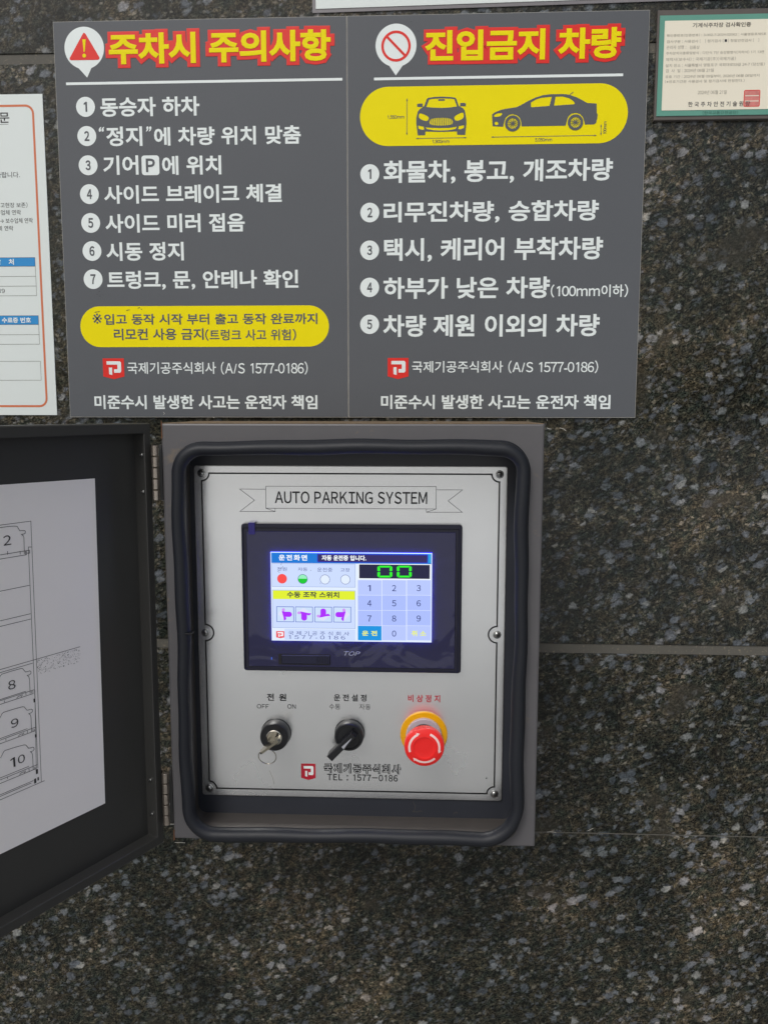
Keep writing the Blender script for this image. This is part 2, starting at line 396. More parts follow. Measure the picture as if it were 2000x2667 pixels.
def sweep_closed(path, sec, frame, name, mat, parent, wob=None):
    n = len(path); rows = [[] for _ in sec]
    for i, p in enumerate(path):
        a, b = path[i-1], path[(i+1) % n]; d = Vector((b[0]-a[0], b[1]-a[1])).normalized(); nx, nz = d.y, -d.x
        w_ = wob(i/n) if wob else 1
        for k, (o, h) in enumerate(sec): rows[k].append(frame(p[0]+nx*o*w_, p[1]+nz*o*w_, h))
    rows.append(rows[0]); V = [q for r in rows[:-1] for q in r]; P = []; m_ = len(sec)
    for k in range(m_):
        for i in range(n):
            j = (i+1) % n; k2 = (k+1) % m_; P.append((k*n+i, k*n+j, k2*n+j, k2*n+i))
    return link(name, V, P, mat, parent, True)
def logo(frame, c, x0, y0, x1, y1, h, parent, red, white, shallow=.87):
    """red shield with a squared white P"""
    a, b = frame.at(c, x0, y1, h), frame.at(c, x1, y0, h); w, g = b[0]-a[0], b[1]-a[1]
    f = lambda u, v: (a[0]+u*w, a[1]+v*g)
    flat([[f(0, 1), f(0, .13), f(.5, 0), f(1, .13), f(1, 1)]], frame, None, h, 'logo_shield', red, parent)
    flat([[f(.18, .86), f(.80, .86), f(.86, .80), f(.86, .38), f(.80, .31), f(.52, .31), f(.52, .48), f(.68, .48), f(.68, .70), f(.30, .70), f(.18, .70)],
          ], frame, None, h+.0001, 'logo_letter', white, parent)
    flat([[f(.28, .56), f(.43, .56), f(.43, .20), f(.28, .24)]], frame, None, h+.0001, 'logo_letter', white, parent)

# ------------------------------------------------------------------ ground and granite wall
GZ = -1.42
tag(link('ground', [(-40, -60, GZ), (40, -60, GZ), (40, 0, GZ), (-40, 0, GZ)], [(0, 1, 2, 3)], M['ground']), kind='structure')
tag(link('pavement', [(-40, -4.2, GZ+.004), (40, -4.2, GZ+.004), (40, -.001, GZ+.004), (-40, -.001, GZ+.004)], [(0, 1, 2, 3)], M['paving']), kind='structure')  # unseen darker strip added, so the panel reflects a shaded near ground
wall = thing('granite_wall', 'dark speckled polished granite wall behind the signs and the control box', 'wall', (0, 0.02, GZ))
ROWS = [(-1.42, -.967), (-.9665, -.4612), (-.4603, -.2547), (-.2440, .3608), (.3710, .985), (.995, 1.6)]
XS = [(-2.45, -1.26), (-1.25, -.565), (-.555, .640), (.650, 1.45), (1.46, 2.45)]
for a, b in ROWS:
    for c, d in XS:
        box('granite_slab', WALL, c, a, -.03, d, b, random.uniform(-.0002, .0002), M['granite'], wall, bev=.0005)
for (a, b, name, mt) in ((-.2545, -.2442, 'joint_strip', 'sealant'), (.3610, .3708, 'joint_strip', 'sealant'), (.9852, .9948, 'joint_strip', 'sealant'),
                         (-.4612, -.4603, 'joint_hairline', 'hairline'), (-.967, -.9665, 'joint_hairline', 'hairline')):
    box(name, WALL, -2.45, a, -.03, 2.45, b, -.0011 if mt == 'sealant' else -.0002, M[mt], wall)
for (c, d) in ((-1.26, -1.25), (-.565, -.555), (.640, .650), (1.45, 1.46)):
    for a, b in ROWS: box('joint_strip', WALL, c+.0002, a, -.03, d-.0002, b, -.0012, M['sealant'], wall)

# a dead fly and a few cobweb wisps on the stone
flyx, flyz = WALL.at('S', 1568, 1512, .0006)
flat([[(flyx-.0036, flyz-.0012), (flyx-.0012, flyz+.0016), (flyx+.0004, flyz+.0008), (flyx+.0026, flyz+.0022), (flyx+.0038, flyz+.0004), (flyx+.0024, flyz-.0014), (flyx+.0014, flyz-.0034), (flyx+.0002, flyz-.0008), (flyx-.0016, flyz-.0020)]], WALL, .0002, .0008, 'dark_stain', M['dark'], wall)
ribbon([[WALL.at('S', *p, .0004) for p in L] for L in (((1424, 1114), (1430, 1117), (1436, 1117)), ((1424, 1090), (1425, 1096)), ((1458, 1114), (1468, 1117), (1474, 1122)), ((1424, 2168), (1434, 2167), (1448, 2169)), ((1530, 2165), (1545, 2158)), ((455, 2195), (482, 2196)))],
       .0005, WALL, .0004, 'cobweb_wisp', M['core'], wall)

# ------------------------------------------------------------------ the two charcoal signs
H = .0030
def sign_board(name, label, x0, x1):
    t = thing(name, label, 'sign', (x0+.15, 0, 0), 'charcoal parking notice signs above the control box')
    box('core_board', WALL, x0+.0002, 0, .0003, x1-.0002, .4, H-.0004, M['core'], t)
    box('printed_face', WALL, x0+.0006, .0006, H-.0004, x1-.0006, .3996, H, M['sign'], t)
    return t
def balloon(t, c, cx, cy, r, tip, h):
    x, z = WALL.at(c, cx, cy, h); rr = WALL.at(c, cx+r, cy, h)[0]-x; tx, tz = WALL.at(c, *tip, h)
    pts = []
    for i in range(49):
        a = R(-90+19+ (360-38)*i/48); pts.append((x+rr*math.cos(a), z+rr*math.sin(a)))
    pts.append((tx, tz)); flat([pts], WALL, None, h, 'balloon', M['white'], t); return x, z, rr
def bullets(t, c, pts, r, h):
    for x, y, s in pts:
        cx, cz = WALL.at(c, x, y, h); rr = WALL.at(c, x+r, y, h)[0]-cx
        flat([disc(cx, cz, rr)], WALL, None, h, 'number_disc', M['white'], t)
        w = rr*(.27 if s != '1' else .17)
        text(s, WALL, (cx-w, cz-rr*.50), (cx+w, cz+rr*.50), h+.00015, M['sign'], t, bold=.030, name='numeral')
def heading(s, t, c, x0, yb, x1, yt):
    a, b = WALL.at(c, x0, yb, H), WALL.at(c, x1, yt, H)
    text(s, WALL, a, b, H+.0003, M['red'], t, bold=.155, rnd=2, grow=.116, name='heading_outline', res=2)
    text(s, WALL, a, b, H+.0007, M['yellow'], t, bold=.037, name='heading')
h1, h2, h3 = H+.00015, H+.0003, H+.00045
s1 = sign_board('warning_sign', 'charcoal sign with a red warning triangle and seven numbered lines', -.3, 0)
heading('주차시 주의사항', s1, 'A', 343, 306, 1537, 113)
x, z, rr = balloon(s1, 'A', 206, 215, 107, (222, 375), h1)
tri = [WALL.at('A', *p, h2) for p in ((197, 140), (204, 131), (213, 138), (288, 265), (288, 274), (279, 279), (137, 281), (127, 277), (128, 268))]
flat([tri], WALL, None, h2, 'warning_triangle', M['red'], s1)
flat([[WALL.at('A', *p, h3) for p in ((196, 168), (214, 168), (209, 236), (203, 236))]], WALL, None, h3, 'exclamation_mark', M['yellow'], s1)
flat([disc(*WALL.at('A', 206, 256, h3), .0019, 16)], WALL, None, h3, 'exclamation_dot', M['yellow'], s1)
a, b = WALL.at('A', 108, 413, h1), WALL.at('A', 1600, 380, h1)
zm = (WALL.at('A', 108, 405, h1)[1]+WALL.at('A', 1600, 387, h1)[1])/2
flat([[(a[0], zm-.0013), (b[0], zm-.0013), (b[0], zm+.0013), (a[0], zm+.0013)]], WALL, None, h1, 'rule', M['white'], s1)
bullets(s1, 'A', [(213, 533, '1'), (220, 691, '2'), (227, 849, '3'), (234, 1005, '4')], 51, h1)
bullets(s1, 'B', [(241, 41, '5'), (248, 193, '6'), (254, 345, '7')], 51, h1)
BT = dict(bold=.026)
for (s, c, x0, yb, x1, yt) in (('동승자 하차', 'A', 295, 588, 827, 475), ('“', 'A', 285, 668, 314, 640), ('정지', 'A', 327, 747, 518, 638), ('”', 'A', 540, 668, 569, 638),
        ('에 차량 위치 맞춤', 'A', 585, 744, 1375, 632), ('기어', 'A', 310, 902, 497, 795), ('에 위치', 'A', 628, 902, 945, 795), ('사이드 브레이크 체결', 'A', 315, 1058, 1272, 948),
        ('사이드 미러 접음', 'B', 322, 95, 1072, -13), ('시동 정지', 'B', 327, 247, 742, 143), ('트렁크, 문, 안테나 확인', 'B', 332, 405, 1362, 293)):
    TX(s, WALL, c, x0, yb, x1, yt, h1, M['white'], s1, slant=(.2 if s in '“”' else 0), **BT)
a, b = WALL.at('A', 518, 903, h1), WALL.at('A', 610, 795, h1)
flat([rrect(*a, *b, .003)], WALL, None, h1, 'gear_badge', M['white'], s1)
TX('P', WALL, 'A', 540, 886, 587, 812, h2, M['sign'], s1, bold=.03)
def pill(t, c, x0, yb, x1, yt, name='yellow_pill'):
    a, b = WALL.at(c, x0, yb, h1), WALL.at(c, x1, yt, h1)
    return flat([rrect(*a, *b, (b[1]-a[1])/2*.999, 14)], WALL, None, h1, name, M['yellow'], t)
pill(s1, 'B', 190, 713, 1527, 486)
TX('※', WALL, 'B', 252, 586, 300, 530, h2, M['sign'], s1)
TX('입고 동작 시작 부터 출고 동작 완료까지', WALL, 'B', 315, 592, 1465, 528, h2, M['sign'], s1, bold=.022)
TX('리모컨 사용 금지', WALL, 'B', 367, 675, 850, 610, h2, M['sign'], s1, bold=.022)
TX('(트렁크 사고 위험)', WALL, 'B', 860, 678, 1350, 613, h2, M['sign'], s1, bold=.016)
def company(t, c, dx, lx, ly, xs):
    logo(WALL, c, *lx, h1, t, M['red'], M['white'])
    TX('국제기공주식회사', WALL, c, xs[0], ly[0], xs[1], ly[1], h1, M['white'], t, bold=.010)
    TX('(A/S 1577-0186)', WALL, c, xs[2], ly[2], xs[3], ly[3], h1, M['white'], t, bold=.010)
company(s1, 'B', 0, (310, 773, 420, 886), (858, 793, 862, 790), (440, 917, 945, 1413))
TX('미준수시 발생한 사고는 운전자 책임', WALL, 'B', 263, 1048, 1465, 972, h1, M['white'], s1, bold=.026)

s2 = sign_board('vehicle_limit_sign', 'charcoal sign with two cars drawn on a yellow band, right of the pair', 0, .3)
heading('진입금지 차량', s2, 'C', 458, 323, 1494, 140)
x, z, rr = balloon(s2, 'C', 306, 236, 108, (305, 395), h1)
ox, oz = WALL.at('C', 306, 240, h2); r0 = rr*.72
flat([disc(ox, oz, r0, 40), disc(ox, oz, r0*.83, 40)], WALL, None, h2, 'prohibition_ring', M['red'], s2)
ribbon([[(ox-r0*.62, oz+r0*.62), (ox+r0*.62, oz-r0*.62)]], rr*.12, WALL, h2+.00003, 'prohibition_bar', M['red'], s2)
a, b = WALL.at('C', 190, 420, h1), WALL.at('C', 1503, 384, h1); zm = (WALL.at('C', 190, 414, h1)[1]+WALL.at('C', 1503, 391, h1)[1])/2
flat([[(a[0], zm-.0013), (b[0], zm-.0013), (b[0], zm+.0013), (a[0], zm+.0013)]], WALL, None, h1, 'rule', M['white'], s2)
a, b = WALL.at('C', 117, 770, h1), WALL.at('C', 1533, 437, h1)
pl = WALL.at('C', 300, 767, h1)[1]; pt = WALL.at('C', 1400, 436, h1)[1]
flat([rrect(a[0], pl, b[0], pt, (pt-pl)/2*.999, 16)], WALL, None, h1, 'yellow_pill', M['yellow'], s2)
def poly(c, pts, h=h2): return [WALL.at(c, *p, h) for p in pts]
def smoothp(pts, it=2):                       # Chaikin corner cutting
    for _ in range(it):
        q = []
        for i in range(len(pts)):
            a, b = pts[i], pts[(i+1) % len(pts)]
            q += [(a[0]*.75+b[0]*.25, a[1]*.75+b[1]*.25), (a[0]*.25+b[0]*.75, a[1]*.25+b[1]*.75)]
        pts = q
    return pts
carf = poly('V', [(806, 240), (835, 160), (850, 146), (930, 135), (1010, 132), (1090, 135), (1160, 144), (1172, 158), (1200, 240), (1245, 262), (1268, 292), (1284, 380), (1287, 440), (1272, 568), (1180, 567), (1178, 528), (1000, 534), (820, 530), (818, 572), (733, 573), (716, 440), (716, 380), (735, 298), (760, 272)])
glassf = poly('V', [(830, 250), (862, 166), (900, 158), (1000, 152), (1110, 154), (1150, 163), (1178, 244), (1100, 256), (1000, 261), (900, 257)])
hl = smoothp(poly('V', [(752, 318), (800, 332), (858, 362), (856, 392), (838, 412), (790, 402), (752, 380), (742, 355)]), 1)
hr = smoothp(poly('V', [(1250, 309), (1200, 325), (1148, 360), (1148, 388), (1170, 410), (1215, 400), (1250, 378), (1258, 350)]), 1)
fl = poly('V', [(738, 462), (800, 474), (806, 508), (780, 510), (742, 497)]); fr = poly('V', [(1260, 457), (1200, 468), (1192, 502), (1220, 504), (1256, 490)])
gr = smoothp(poly('V', [(888, 375), (1108, 372), (1136, 420), (1116, 460), (882, 463), (862, 420)]), 2)
mo = poly('V', [(818, 482), (900, 488), (1000, 490), (1100, 487), (1180, 474), (1160, 500), (1080, 516), (1000, 519), (920, 516), (840, 502)])
flat([carf, glassf, hl, hr, fl, fr, gr, mo], WALL, None, h2, 'car_front_outline', M['sign'], s2)
for pts in ([(726, 222), (735, 213), (788, 210), (790, 245), (800, 250), (726, 250)], [(1280, 212), (1270, 204), (1216, 204), (1214, 236), (1205, 242), (1280, 242)], [(966, 162), (1040, 160), (1040, 178), (966, 180)]):
    flat([poly('V', pts)], WALL, None, h2, 'car_mirror_outline', M['sign'], s2)
for i in range(12):
    xx = 884+i*20.6; a = poly('V', [(xx, 370), (xx+7, 370), (xx+7, 466), (xx, 466)], h3)
    flat([a], WALL, None, h3, 'grille_bar', M['sign'], s2)
side = poly('W', [(88, 320), (110, 300), (180, 270), (260, 253), (350, 240), (400, 218), (480, 172), (560, 134), (640, 110), (730, 99), (860, 98), (920, 104), (1000, 132), (1060, 162), (1115, 194), (1218, 201), (1219, 300), (1229, 320), (1226, 352), (1212, 410), (1190, 426), (1092, 428), (1082, 390), (1068, 345), (1035, 312), (990, 302), (945, 312), (912, 342), (896, 390), (884, 440), (406, 448), (402, 395), (385, 350), (350, 325), (310, 315), (270, 325), (235, 355), (220, 400), (208, 452), (94, 446)])
w1 = poly('W', [(508, 190), (560, 158), (620, 138), (734, 127), (708, 226), (510, 241)]); w2 = poly('W', [(774, 126), (850, 124), (920, 142), (965, 172), (982, 196), (976, 208), (758, 223)])
hd = smoothp(poly('W', [(110, 326), (140, 308), (206, 300), (186, 334), (150, 344), (110, 346)]), 1); fg = smoothp(poly('W', [(116, 398), (154, 397), (156, 432), (118, 433)]), 1)
flat([side, w1, w2, hd, fg], WALL, None, h2, 'car_side_outline', M['sign'], s2)
ribbon([poly('W', [(930, 104), (966, 76)])], .0007, WALL, h2+.00005, 'car_aerial', M['sign'], s2)
for (wx, wy) in ((311, 416), (989, 404)):
    cx, cz = WALL.at('W', wx, wy, h2); sc = WALL.at('W', wx+100, wy, h2)[0]-cx
    flat([disc(cx, cz, sc*.84, 40), disc(cx, cz, sc*.55, 32)], WALL, None, h3, 'car_tyre_outline', M['sign'], s2)
    for k in range(9):
        a0 = 2*math.pi*k/9; sp = []
        for s_ in (-1, 1):
            sp.append([(cx+sc*.10*math.cos(a0), cz+sc*.10*math.sin(a0)), (cx+sc*.56*math.cos(a0+s_*.17), cz+sc*.56*math.sin(a0+s_*.17))])
        ribbon(sp, sc*.045, WALL, h3, 'wheel_spoke', M['sign'], s2)
    flat([disc(cx, cz, sc*.16, 16)], WALL, None, h3+.00005, 'wheel_hub', M['sign'], s2)
def dim(c, p, q):
    a, b = WALL.at(c, *p, h2), WALL.at(c, *q, h2); ribbon([[a, b]], .00055, WALL, h2, 'dimension_line', M['sign'], s2)
    d = Vector((b[0]-a[0], b[1]-a[1])).normalized()
    for e, sg in ((a, 1), (b, -1)):
        flat([[e, (e[0]+sg*d.x*.002-d.y*.0008, e[1]+sg*d.y*.002+d.x*.0008), (e[0]+sg*d.x*.002+d.y*.0008, e[1]+sg*d.y*.002-d.x*.0008)]], WALL, None, h3, 'arrow_tip', M['sign'], s2)
dim('C', (364, 517), (363, 708)); dim('C', (412, 727), (677, 723)); dim('C', (808, 720), (1362, 711)); dim('C', (1386, 653), (1386, 710))
TX('1,550mm', WALL, 'C', 262, 626, 349, 604, h2, M['sign'], s2, bold=.012)
TX('1,900mm', WALL, 'C', 498, 755, 587, 733, h2, M['sign'], s2, bold=.012)
TX('5,050mm', WALL, 'C', 1038, 746, 1128, 724, h2, M['sign'], s2, bold=.012)
TX('100mm', WALL, 'C', 1397, 703, 1416, 637, h2, M['sign'], s2, bold=.012, rot=True)
bullets(s2, 'C', [(168, 915, '1'), (168, 1118, '2')], 50, h1); bullets(s2, 'D', [(167, 184, '3'), (167, 380, '4'), (167, 575, '5')], 50, h1)
for (s, c, x0, yb, x1, yt, bd) in (('화물차, 봉고, 개조차량', 'C', 240, 970, 1450, 830, .026), ('리무진차량, 승합차량', 'S', 999, 582, 1560, 519, .026), ('택시, 케리어 부착차량', 'D', 243, 248, 1398, 112, .026),
        ('하부가 낮은 차량', 'D', 240, 442, 1117, 322, .026), ('(100mm이하)', 'D', 1120, 434, 1530, 362, .016), ('차량 제원 이외의 차량', 'D', 238, 642, 1380, 520, .026)):
    TX(s, WALL, c, x0, yb, x1, yt, h1, M['white'], s2, bold=bd)
company(s2, 'D', 0, (262, 752, 372, 864), (830, 768, 834, 765), (390, 870, 897, 1372))
TX('미준수시 발생한 사고는 운전자 책임', WALL, 'D', 227, 1022, 1437, 947, h1, M['white'], s2, bold=.026)

for (x, y, u, v) in ((433, 514, 452, 510), (496, 502, 508, 498), (262, 524, 290, 520), (512, 505, 516, 510)):
    ribbon([[WALL.at('B', x, y, h2), WALL.at('B', u, v, h2)]], .0006, WALL, h2+.0001, 'print_scuff', M['ink'], s1)
for (t_, c, x, y) in ((s1, 'B', 288, 412), (s1, 'B', 292, 437), (s1, 'B', 276, 428), (s2, 'C', 420, 160), (s2, 'C', 385, 110), (s2, 'D', 100, 958)):
    p = WALL.at(c, x, y, h1); flat([disc(p[0], p[1], .0005, 7, .0003)], WALL, None, h1+.0002, 'dirt_speck', M['ink'], t_)
for pts_ in (((633, 1063), (640, 1070), (636, 1078)), ((900, 1090), (910, 1096))):
    ribbon([[WALL.at('B', x, y, h1) for x, y in pts_]], .0004, WALL, h1+.0002, 'edge_nick', M['core'], s1)

# ------------------------------------------------------------------ white notice at the left
hn = .0012
nt = thing('paper_notice', 'white paper notice with an orange rounded border, cut by the left edge', 'notice', (-.43, 0, .002))
box('sheet', WALL, -.548, .0022, .0003, -.3148, .3312, hn, M['paper'], nt)
def nl(c, x, y): return WALL.at(c, x, y, hn)
bx1 = (nl('F', 432, 400)[0]+nl('G', 560, 1800)[0])/2; bt = nl('F', 100, 274)[1]; bb = nl('G', 300, 1925)[1]
ribbon([rrect(-.548+.022, bb, bx1, bt, .008)], .0022, WALL, hn+.0001, 'orange_border', M['orange'], nt, closed=True)
def NT(s, c, x0, yb, x1, yt, mt='ink', bold=0.0, h=.00015): TX(s, WALL, c, x0, yb, x1, yt, hn+h, M[mt], nt, bold=bold)
NT('문', 'F', -8, 496, 119, 360, bold=.012)
ribbon([[nl('F', -300, 520), nl('F', 110, 517)]], .0003, WALL, hn+.0001, 'underline', M['ink'], nt)
NT('바랍니다.', 'F', -52, 1218, 257, 1138); NT('(사고현장 보존)', 'F', -82, 1612, 358, 1538); NT('보수업체 연락', 'F', -112, 1707, 272, 1636)
NT('→ 보수업체 연락', 'F', 5, 1815, 428, 1742); NT('보수업체 연락', 'F', -212, 1912, 172, 1845)
def table(x1, ys, hdr):
    xl = -.52; xr = nl('G', *x1)[0]; zs = [nl('G', x1[0]-40, y)[1] for y in ys]
    if hdr: flat([[(xl, zs[1]), (xr, zs[1]), (xr, zs[0]), (xl, zs[0])]], WALL, None, hn+.0001, 'table_header', M['blue'], nt)
    ribbon([[(xl, zz), (xr, zz)] for zz in zs]+[[(xr, zs[0]), (xr, zs[-1])]], .0003, WALL, hn+.00015, 'table_lines', M['inkmid'], nt)
table((432, 400), (137, 243, 364, 481, 597), True); table((468, 1000), (836, 944, 1065, 1180), True); table((491, 1500), (1385, 1613), False)
TX('처', WALL, 'G', 106, 226, 165, 155, hn+.0003, M['white'], nt, bold=.03)
TX('락', WALL, 'G', -45, 226, 8, 155, hn+.0003, M['white'], nt, bold=.03)
TX('수료증 번호', WALL, 'G', 24, 925, 370, 858, hn+.0003, M['white'], nt, bold=.03)
NT('119', 'G', -52, 565, 57, 514)

# ------------------------------------------------------------------ white board above, and the inspection certificate at the right
wb = thing('white_poster', 'white poster in a clear sleeve, only its bottom edge showing at the top', 'poster', (.2, 0, .41))
class Tilt(Frame):
    def __init__(s, o, ang): s.o = Vector(o); s.ex = Vector((math.cos(ang), 0, math.sin(ang))); s.ez = Vector((-math.sin(ang), 0, math.cos(ang))); s.n = Vector((0, -1, 0))
TF = Tilt((-.031, 0, .4075), R(.75))
box('clear_sleeve', TF, -.0035, -.0035, .0004, .424, .30, .0016, M['sleeve'], wb)
box('sheet', TF, 0, 0, .0016, .42, .297, .0022, M['paper'], wb)
ct = thing('certificate', 'small cream inspection certificate on a green card with a red stamp', 'certificate', (.37, 0, .297))
hc = .0062
ex0 = .3076
box('holder', WALL, ex0-.0006, .2950, .0003, .500, .3985, hc-.0008, M['acrylic'], ct, bev=.0006)
ga, gb = WALL.at('E', 280, 1428, hc), WALL.at('E', 330, 185, hc)
box('green_card', WALL, (ga[0]+gb[0])/2, ga[1], hc-.0008, .4985, gb[1], hc, M['green'], ct)
ca, cb = WALL.at('E', 346, 1360, hc), WALL.at('E', 385, 252, hc); cr = WALL.at('E', 1720, 800, hc)[0]
flat([rrect((ca[0]+cb[0])/2, ca[1], cr+.004, cb[1], [.0025, .0005, .0005, .0005])], WALL, hc, hc+.0003, 'cream_card', M['cream'], ct)
hq = hc+.0004
def CE(s, x0, yb, x1, yt, mt='inklight', bold=0.0): TX(s, WALL, 'E', x0, yb, x1, yt, hq, M[mt], ct, bold=bold)
CE('기계식주차장 검사확인증', 728, 335, 1452, 262, 'inkmid', .018)
CE('확인증번호(인증번호) : 3-002-7-2024-02062 : 서울영등포제5호', 408, 450, 1640, 392)
CE('검사구분 : 사용검사 [   ] 정기검사 [   ] 정밀안전검사 [   ]', 408, 527, 1550, 468)
flat([[WALL.at('E', *p, hq) for p in ((1124, 510), (1153, 510), (1153, 478), (1124, 478))]], WALL, None, hq, 'check_box', M['ink'], ct)
CE('관리자 성명 :', 403, 602, 650, 552); CE('김중상', 690, 600, 815, 555)
CE('주차장치의종류및방식 : 다단식 7단 승강횡행식(지하식) 1기 13면', 400, 672, 1610, 612)
CE('제작사(보수사) : 국제기공(주)(국제기공)', 397, 752, 1262, 692)
CE('설치 장소 : 서울특별시 영등포구 국회대로53길 24-7 (당산동)', 392, 825, 1620, 762)
CE('검  사  일 : 2024년 06월 21일', 395, 890, 990, 838)
CE('유효 기간 : 2024년 06월 09일부터, 2026년 06월 08일까지', 390, 962, 1555, 905)
CE('(※유효기간은 사용검사 및 정기검사에 한정한다.)', 385, 1022, 1370, 968)
CE('2024년 06월 21일', 790, 1160, 1150, 1105)
CE('한 국 주 차 안 전 기 술 원 장', 672, 1315, 1438, 1240, 'ink', .012)
q0, q1 = WALL.at('E', 1358, 1308, hq), WALL.at('E', 1562, 1106, hq)
flat([rrect(*q0, *q1, .001)], WALL, None, hq-.00005, 'stamp', M['stamp'], ct)
ribbon([rrect(*q0, *q1, .001, 2)], .0006, WALL, hq+.00003, 'stamp_edge', M['red'], ct, closed=True)
ribbon([[(q0[0]+.001, q0[1]+(q1[1]-q0[1])*k), (q1[0]-.001, q0[1]+(q1[1]-q0[1])*k)] for k in (.33, .66)], .0008, WALL, hq+.00004, 'stamp_line', M['cream'], ct)
CE('(한국교통안전공단)', 850, 1405, 1290, 1360, 'greendark')

# ------------------------------------------------------------------ control box
BX0, BX1, BZ0, BZ1, BY = -.1618, .1882, -.4080, -.0043, .130
GX0, GX1, GZ0, GZ1 = -.1455, .1690, -.3975, -.0265          # gasket centre line
cbx = thing('control_box', 'grey steel control box with open door, touch screen, switches and red stop button', 'control box', (.013, 0, BZ0))
PY = .095
def rr(d, r): return rrect(BX0+d, BZ0+d, BX1-d, BZ1-d, max(r, .0002), 6)
def gl(d, rs): return rrect(GX0+d, GZ0+d, GX1-d, GZ1-d, [max(.0015, q-d) for q in rs], 6)
grs = (.034, .020, .024, .026)
shell_rows = [[WALL(*p, .001) for p in rr(0, .001)], [WALL(*p, BY-.0016) for p in rr(0, .001)], [WALL(*p, BY-.0005) for p in rr(.0005, .0012)], [WALL(*p, BY) for p in rr(.0018, .001)],
              [WALL(*p, BY) for p in gl(.0, grs)]]
loft(shell_rows, 'box_shell', M['shell'], cbx)
lip_r = (.008, .008, .008, .008)
loft([[WALL(*p, BY-.0002) for p in gl(-.0006, lip_r)], [WALL(*p, BY+.0035) for p in gl(-.0006, lip_r)], [WALL(*p, BY+.0035) for p in gl(.0008, lip_r)], [WALL(*p, BY-.012) for p in gl(.0008, lip_r)],
      [WALL(*p, BY-.014) for p in gl(-.0008, lip_r)], [WALL(*p, PY-.002) for p in gl(-.0008, lip_r)]], 'inner_lip', M['lip'], cbx)
# rubber bulb gasket pushed over the lip
path = rrect(GX0, GZ0, GX1, GZ1, list(grs), 12)
dense = []
for i, p in enumerate(path):
    q = path[(i+1) % len(path)]; L = math.hypot(q[0]-p[0], q[1]-p[1]); k = max(1, int(L/.012))
    dense += [(p[0]+(q[0]-p[0])*j/k, p[1]+(q[1]-p[1])*j/k) for j in range(k)]
dense = [(x+.0009*math.sin(z*31+1.3)+.0004*math.sin(z*83), z+.0010*math.sin(x*19+.6)+.0004*math.sin(x*71)-(.0014 if z < -.38 else 0)) for x, z in dense]
sec = [(-.0018, BY-.0015), (-.0052, BY+.0005), (-.0062, BY+.005), (-.0050, BY+.0095), (-.0020, BY+.0125), (.0020, BY+.0125), (.0052, BY+.0095), (.0064, BY+.005), (.0056, BY+.0008), (.0075, BY+.0003), (.0075, BY-.0006), (.002, BY-.0015)]
sweep_closed(dense, sec, WALL, 'rubber_gasket', M['rubber'], cbx, wob=lambda t: 1+.05*math.sin(t*60)+.03*math.sin(t*23))
gj = WALL.at('J', 205, 1888, BY+.012)
box('gasket_seam', WALL, gj[0]-.0068, gj[1]-.0004, BY, gj[0]+.006, gj[1]+.0004, BY+.0123, M['dark'], cbx, bev=.0002)
box('mounting_plate', WALL, GX0-.001, GZ0-.001, PY-.003, GX1+.001, GZ1+.001, PY-.0005, M['well'], cbx)
# little rust spots on the shell's corners
for (rx, rz, w_, g_) in ((BX0+.0004, BZ0+.0035, .0008, .006), (BX0+.0005, BZ1-.006, .0006, .009)):
    flat([[(rx-w_, rz-g_), (rx+w_, rz-g_*.7), (rx+w_*.4, rz), (rx+w_*.8, rz+g_*.8), (rx-w_*.6, rz+g_)]], WALL, BY-.0004, BY+.0001, 'rust_patch', M['rust'], cbx)

box('dust_layer', WALL, BX0+.001, BZ1-.0002, .004, BX1-.001, BZ1+.0004, BY-.001, M['dust'], cbx)
# control panel with engraved line, screws, printing
PX0, PX1, PZ0, PZ1 = -.1415, .1590, -.3785, -.0452; PH = PY+.0018
pan = flat([rrect(PX0, PZ0, PX1, PZ1, .0025)], WALL, PY-.0005, PH-.0004, 'control_panel', M['alu'], cbx)
loft([[WALL(*p, PH-.0005) for p in rrect(PX0, PZ0, PX1, PZ1, .0025)], [WALL(*p, PH) for p in rrect(PX0+.0006, PZ0+.0006, PX1-.0006, PZ1-.0006, .002)]], 'face_plate', M['alu'], pan, cap1=True)
ins, nr = .0074, .0073
X0, X1, Z0, Z1 = PX0+ins, PX1-ins, PZ0+ins, PZ1-ins
zl, zr = WALL.at('J', 385, 1875, PH)[1], WALL.at('K', 1175, 1795, PH)[1]
def arc(cx, cz, r, a0, a1, n=10): return [(cx+r*math.cos(R(a0+(a1-a0)*i/n)), cz+r*math.sin(R(a0+(a1-a0)*i/n))) for i in range(n+1)]
gp = arc(X0, Z1, nr, 0-6, -90+6)[0:0]
gp += arc(X0, Z1, nr, -90, 0) + arc(X1, Z1, nr, 180, 270) + arc(X1, zr, .0082, 80, 280)[0:0]
gp += [(X1, zr+.0082)] + arc(X1, zr, .0082, 105, 255) + [(X1, zr-.0082)]
gp += arc(X1, Z0, nr, 90, 180) + arc(X0, Z0, nr, 0, 90)
gp += [(X0, zl-.0082)] + arc(X0, zl, .0082, -75, 75) + [(X0, zl+.0082)]
ribbon([gp], .0015, WALL, PH+.00008, 'engraved_border', M['groove'], pan, closed=True)
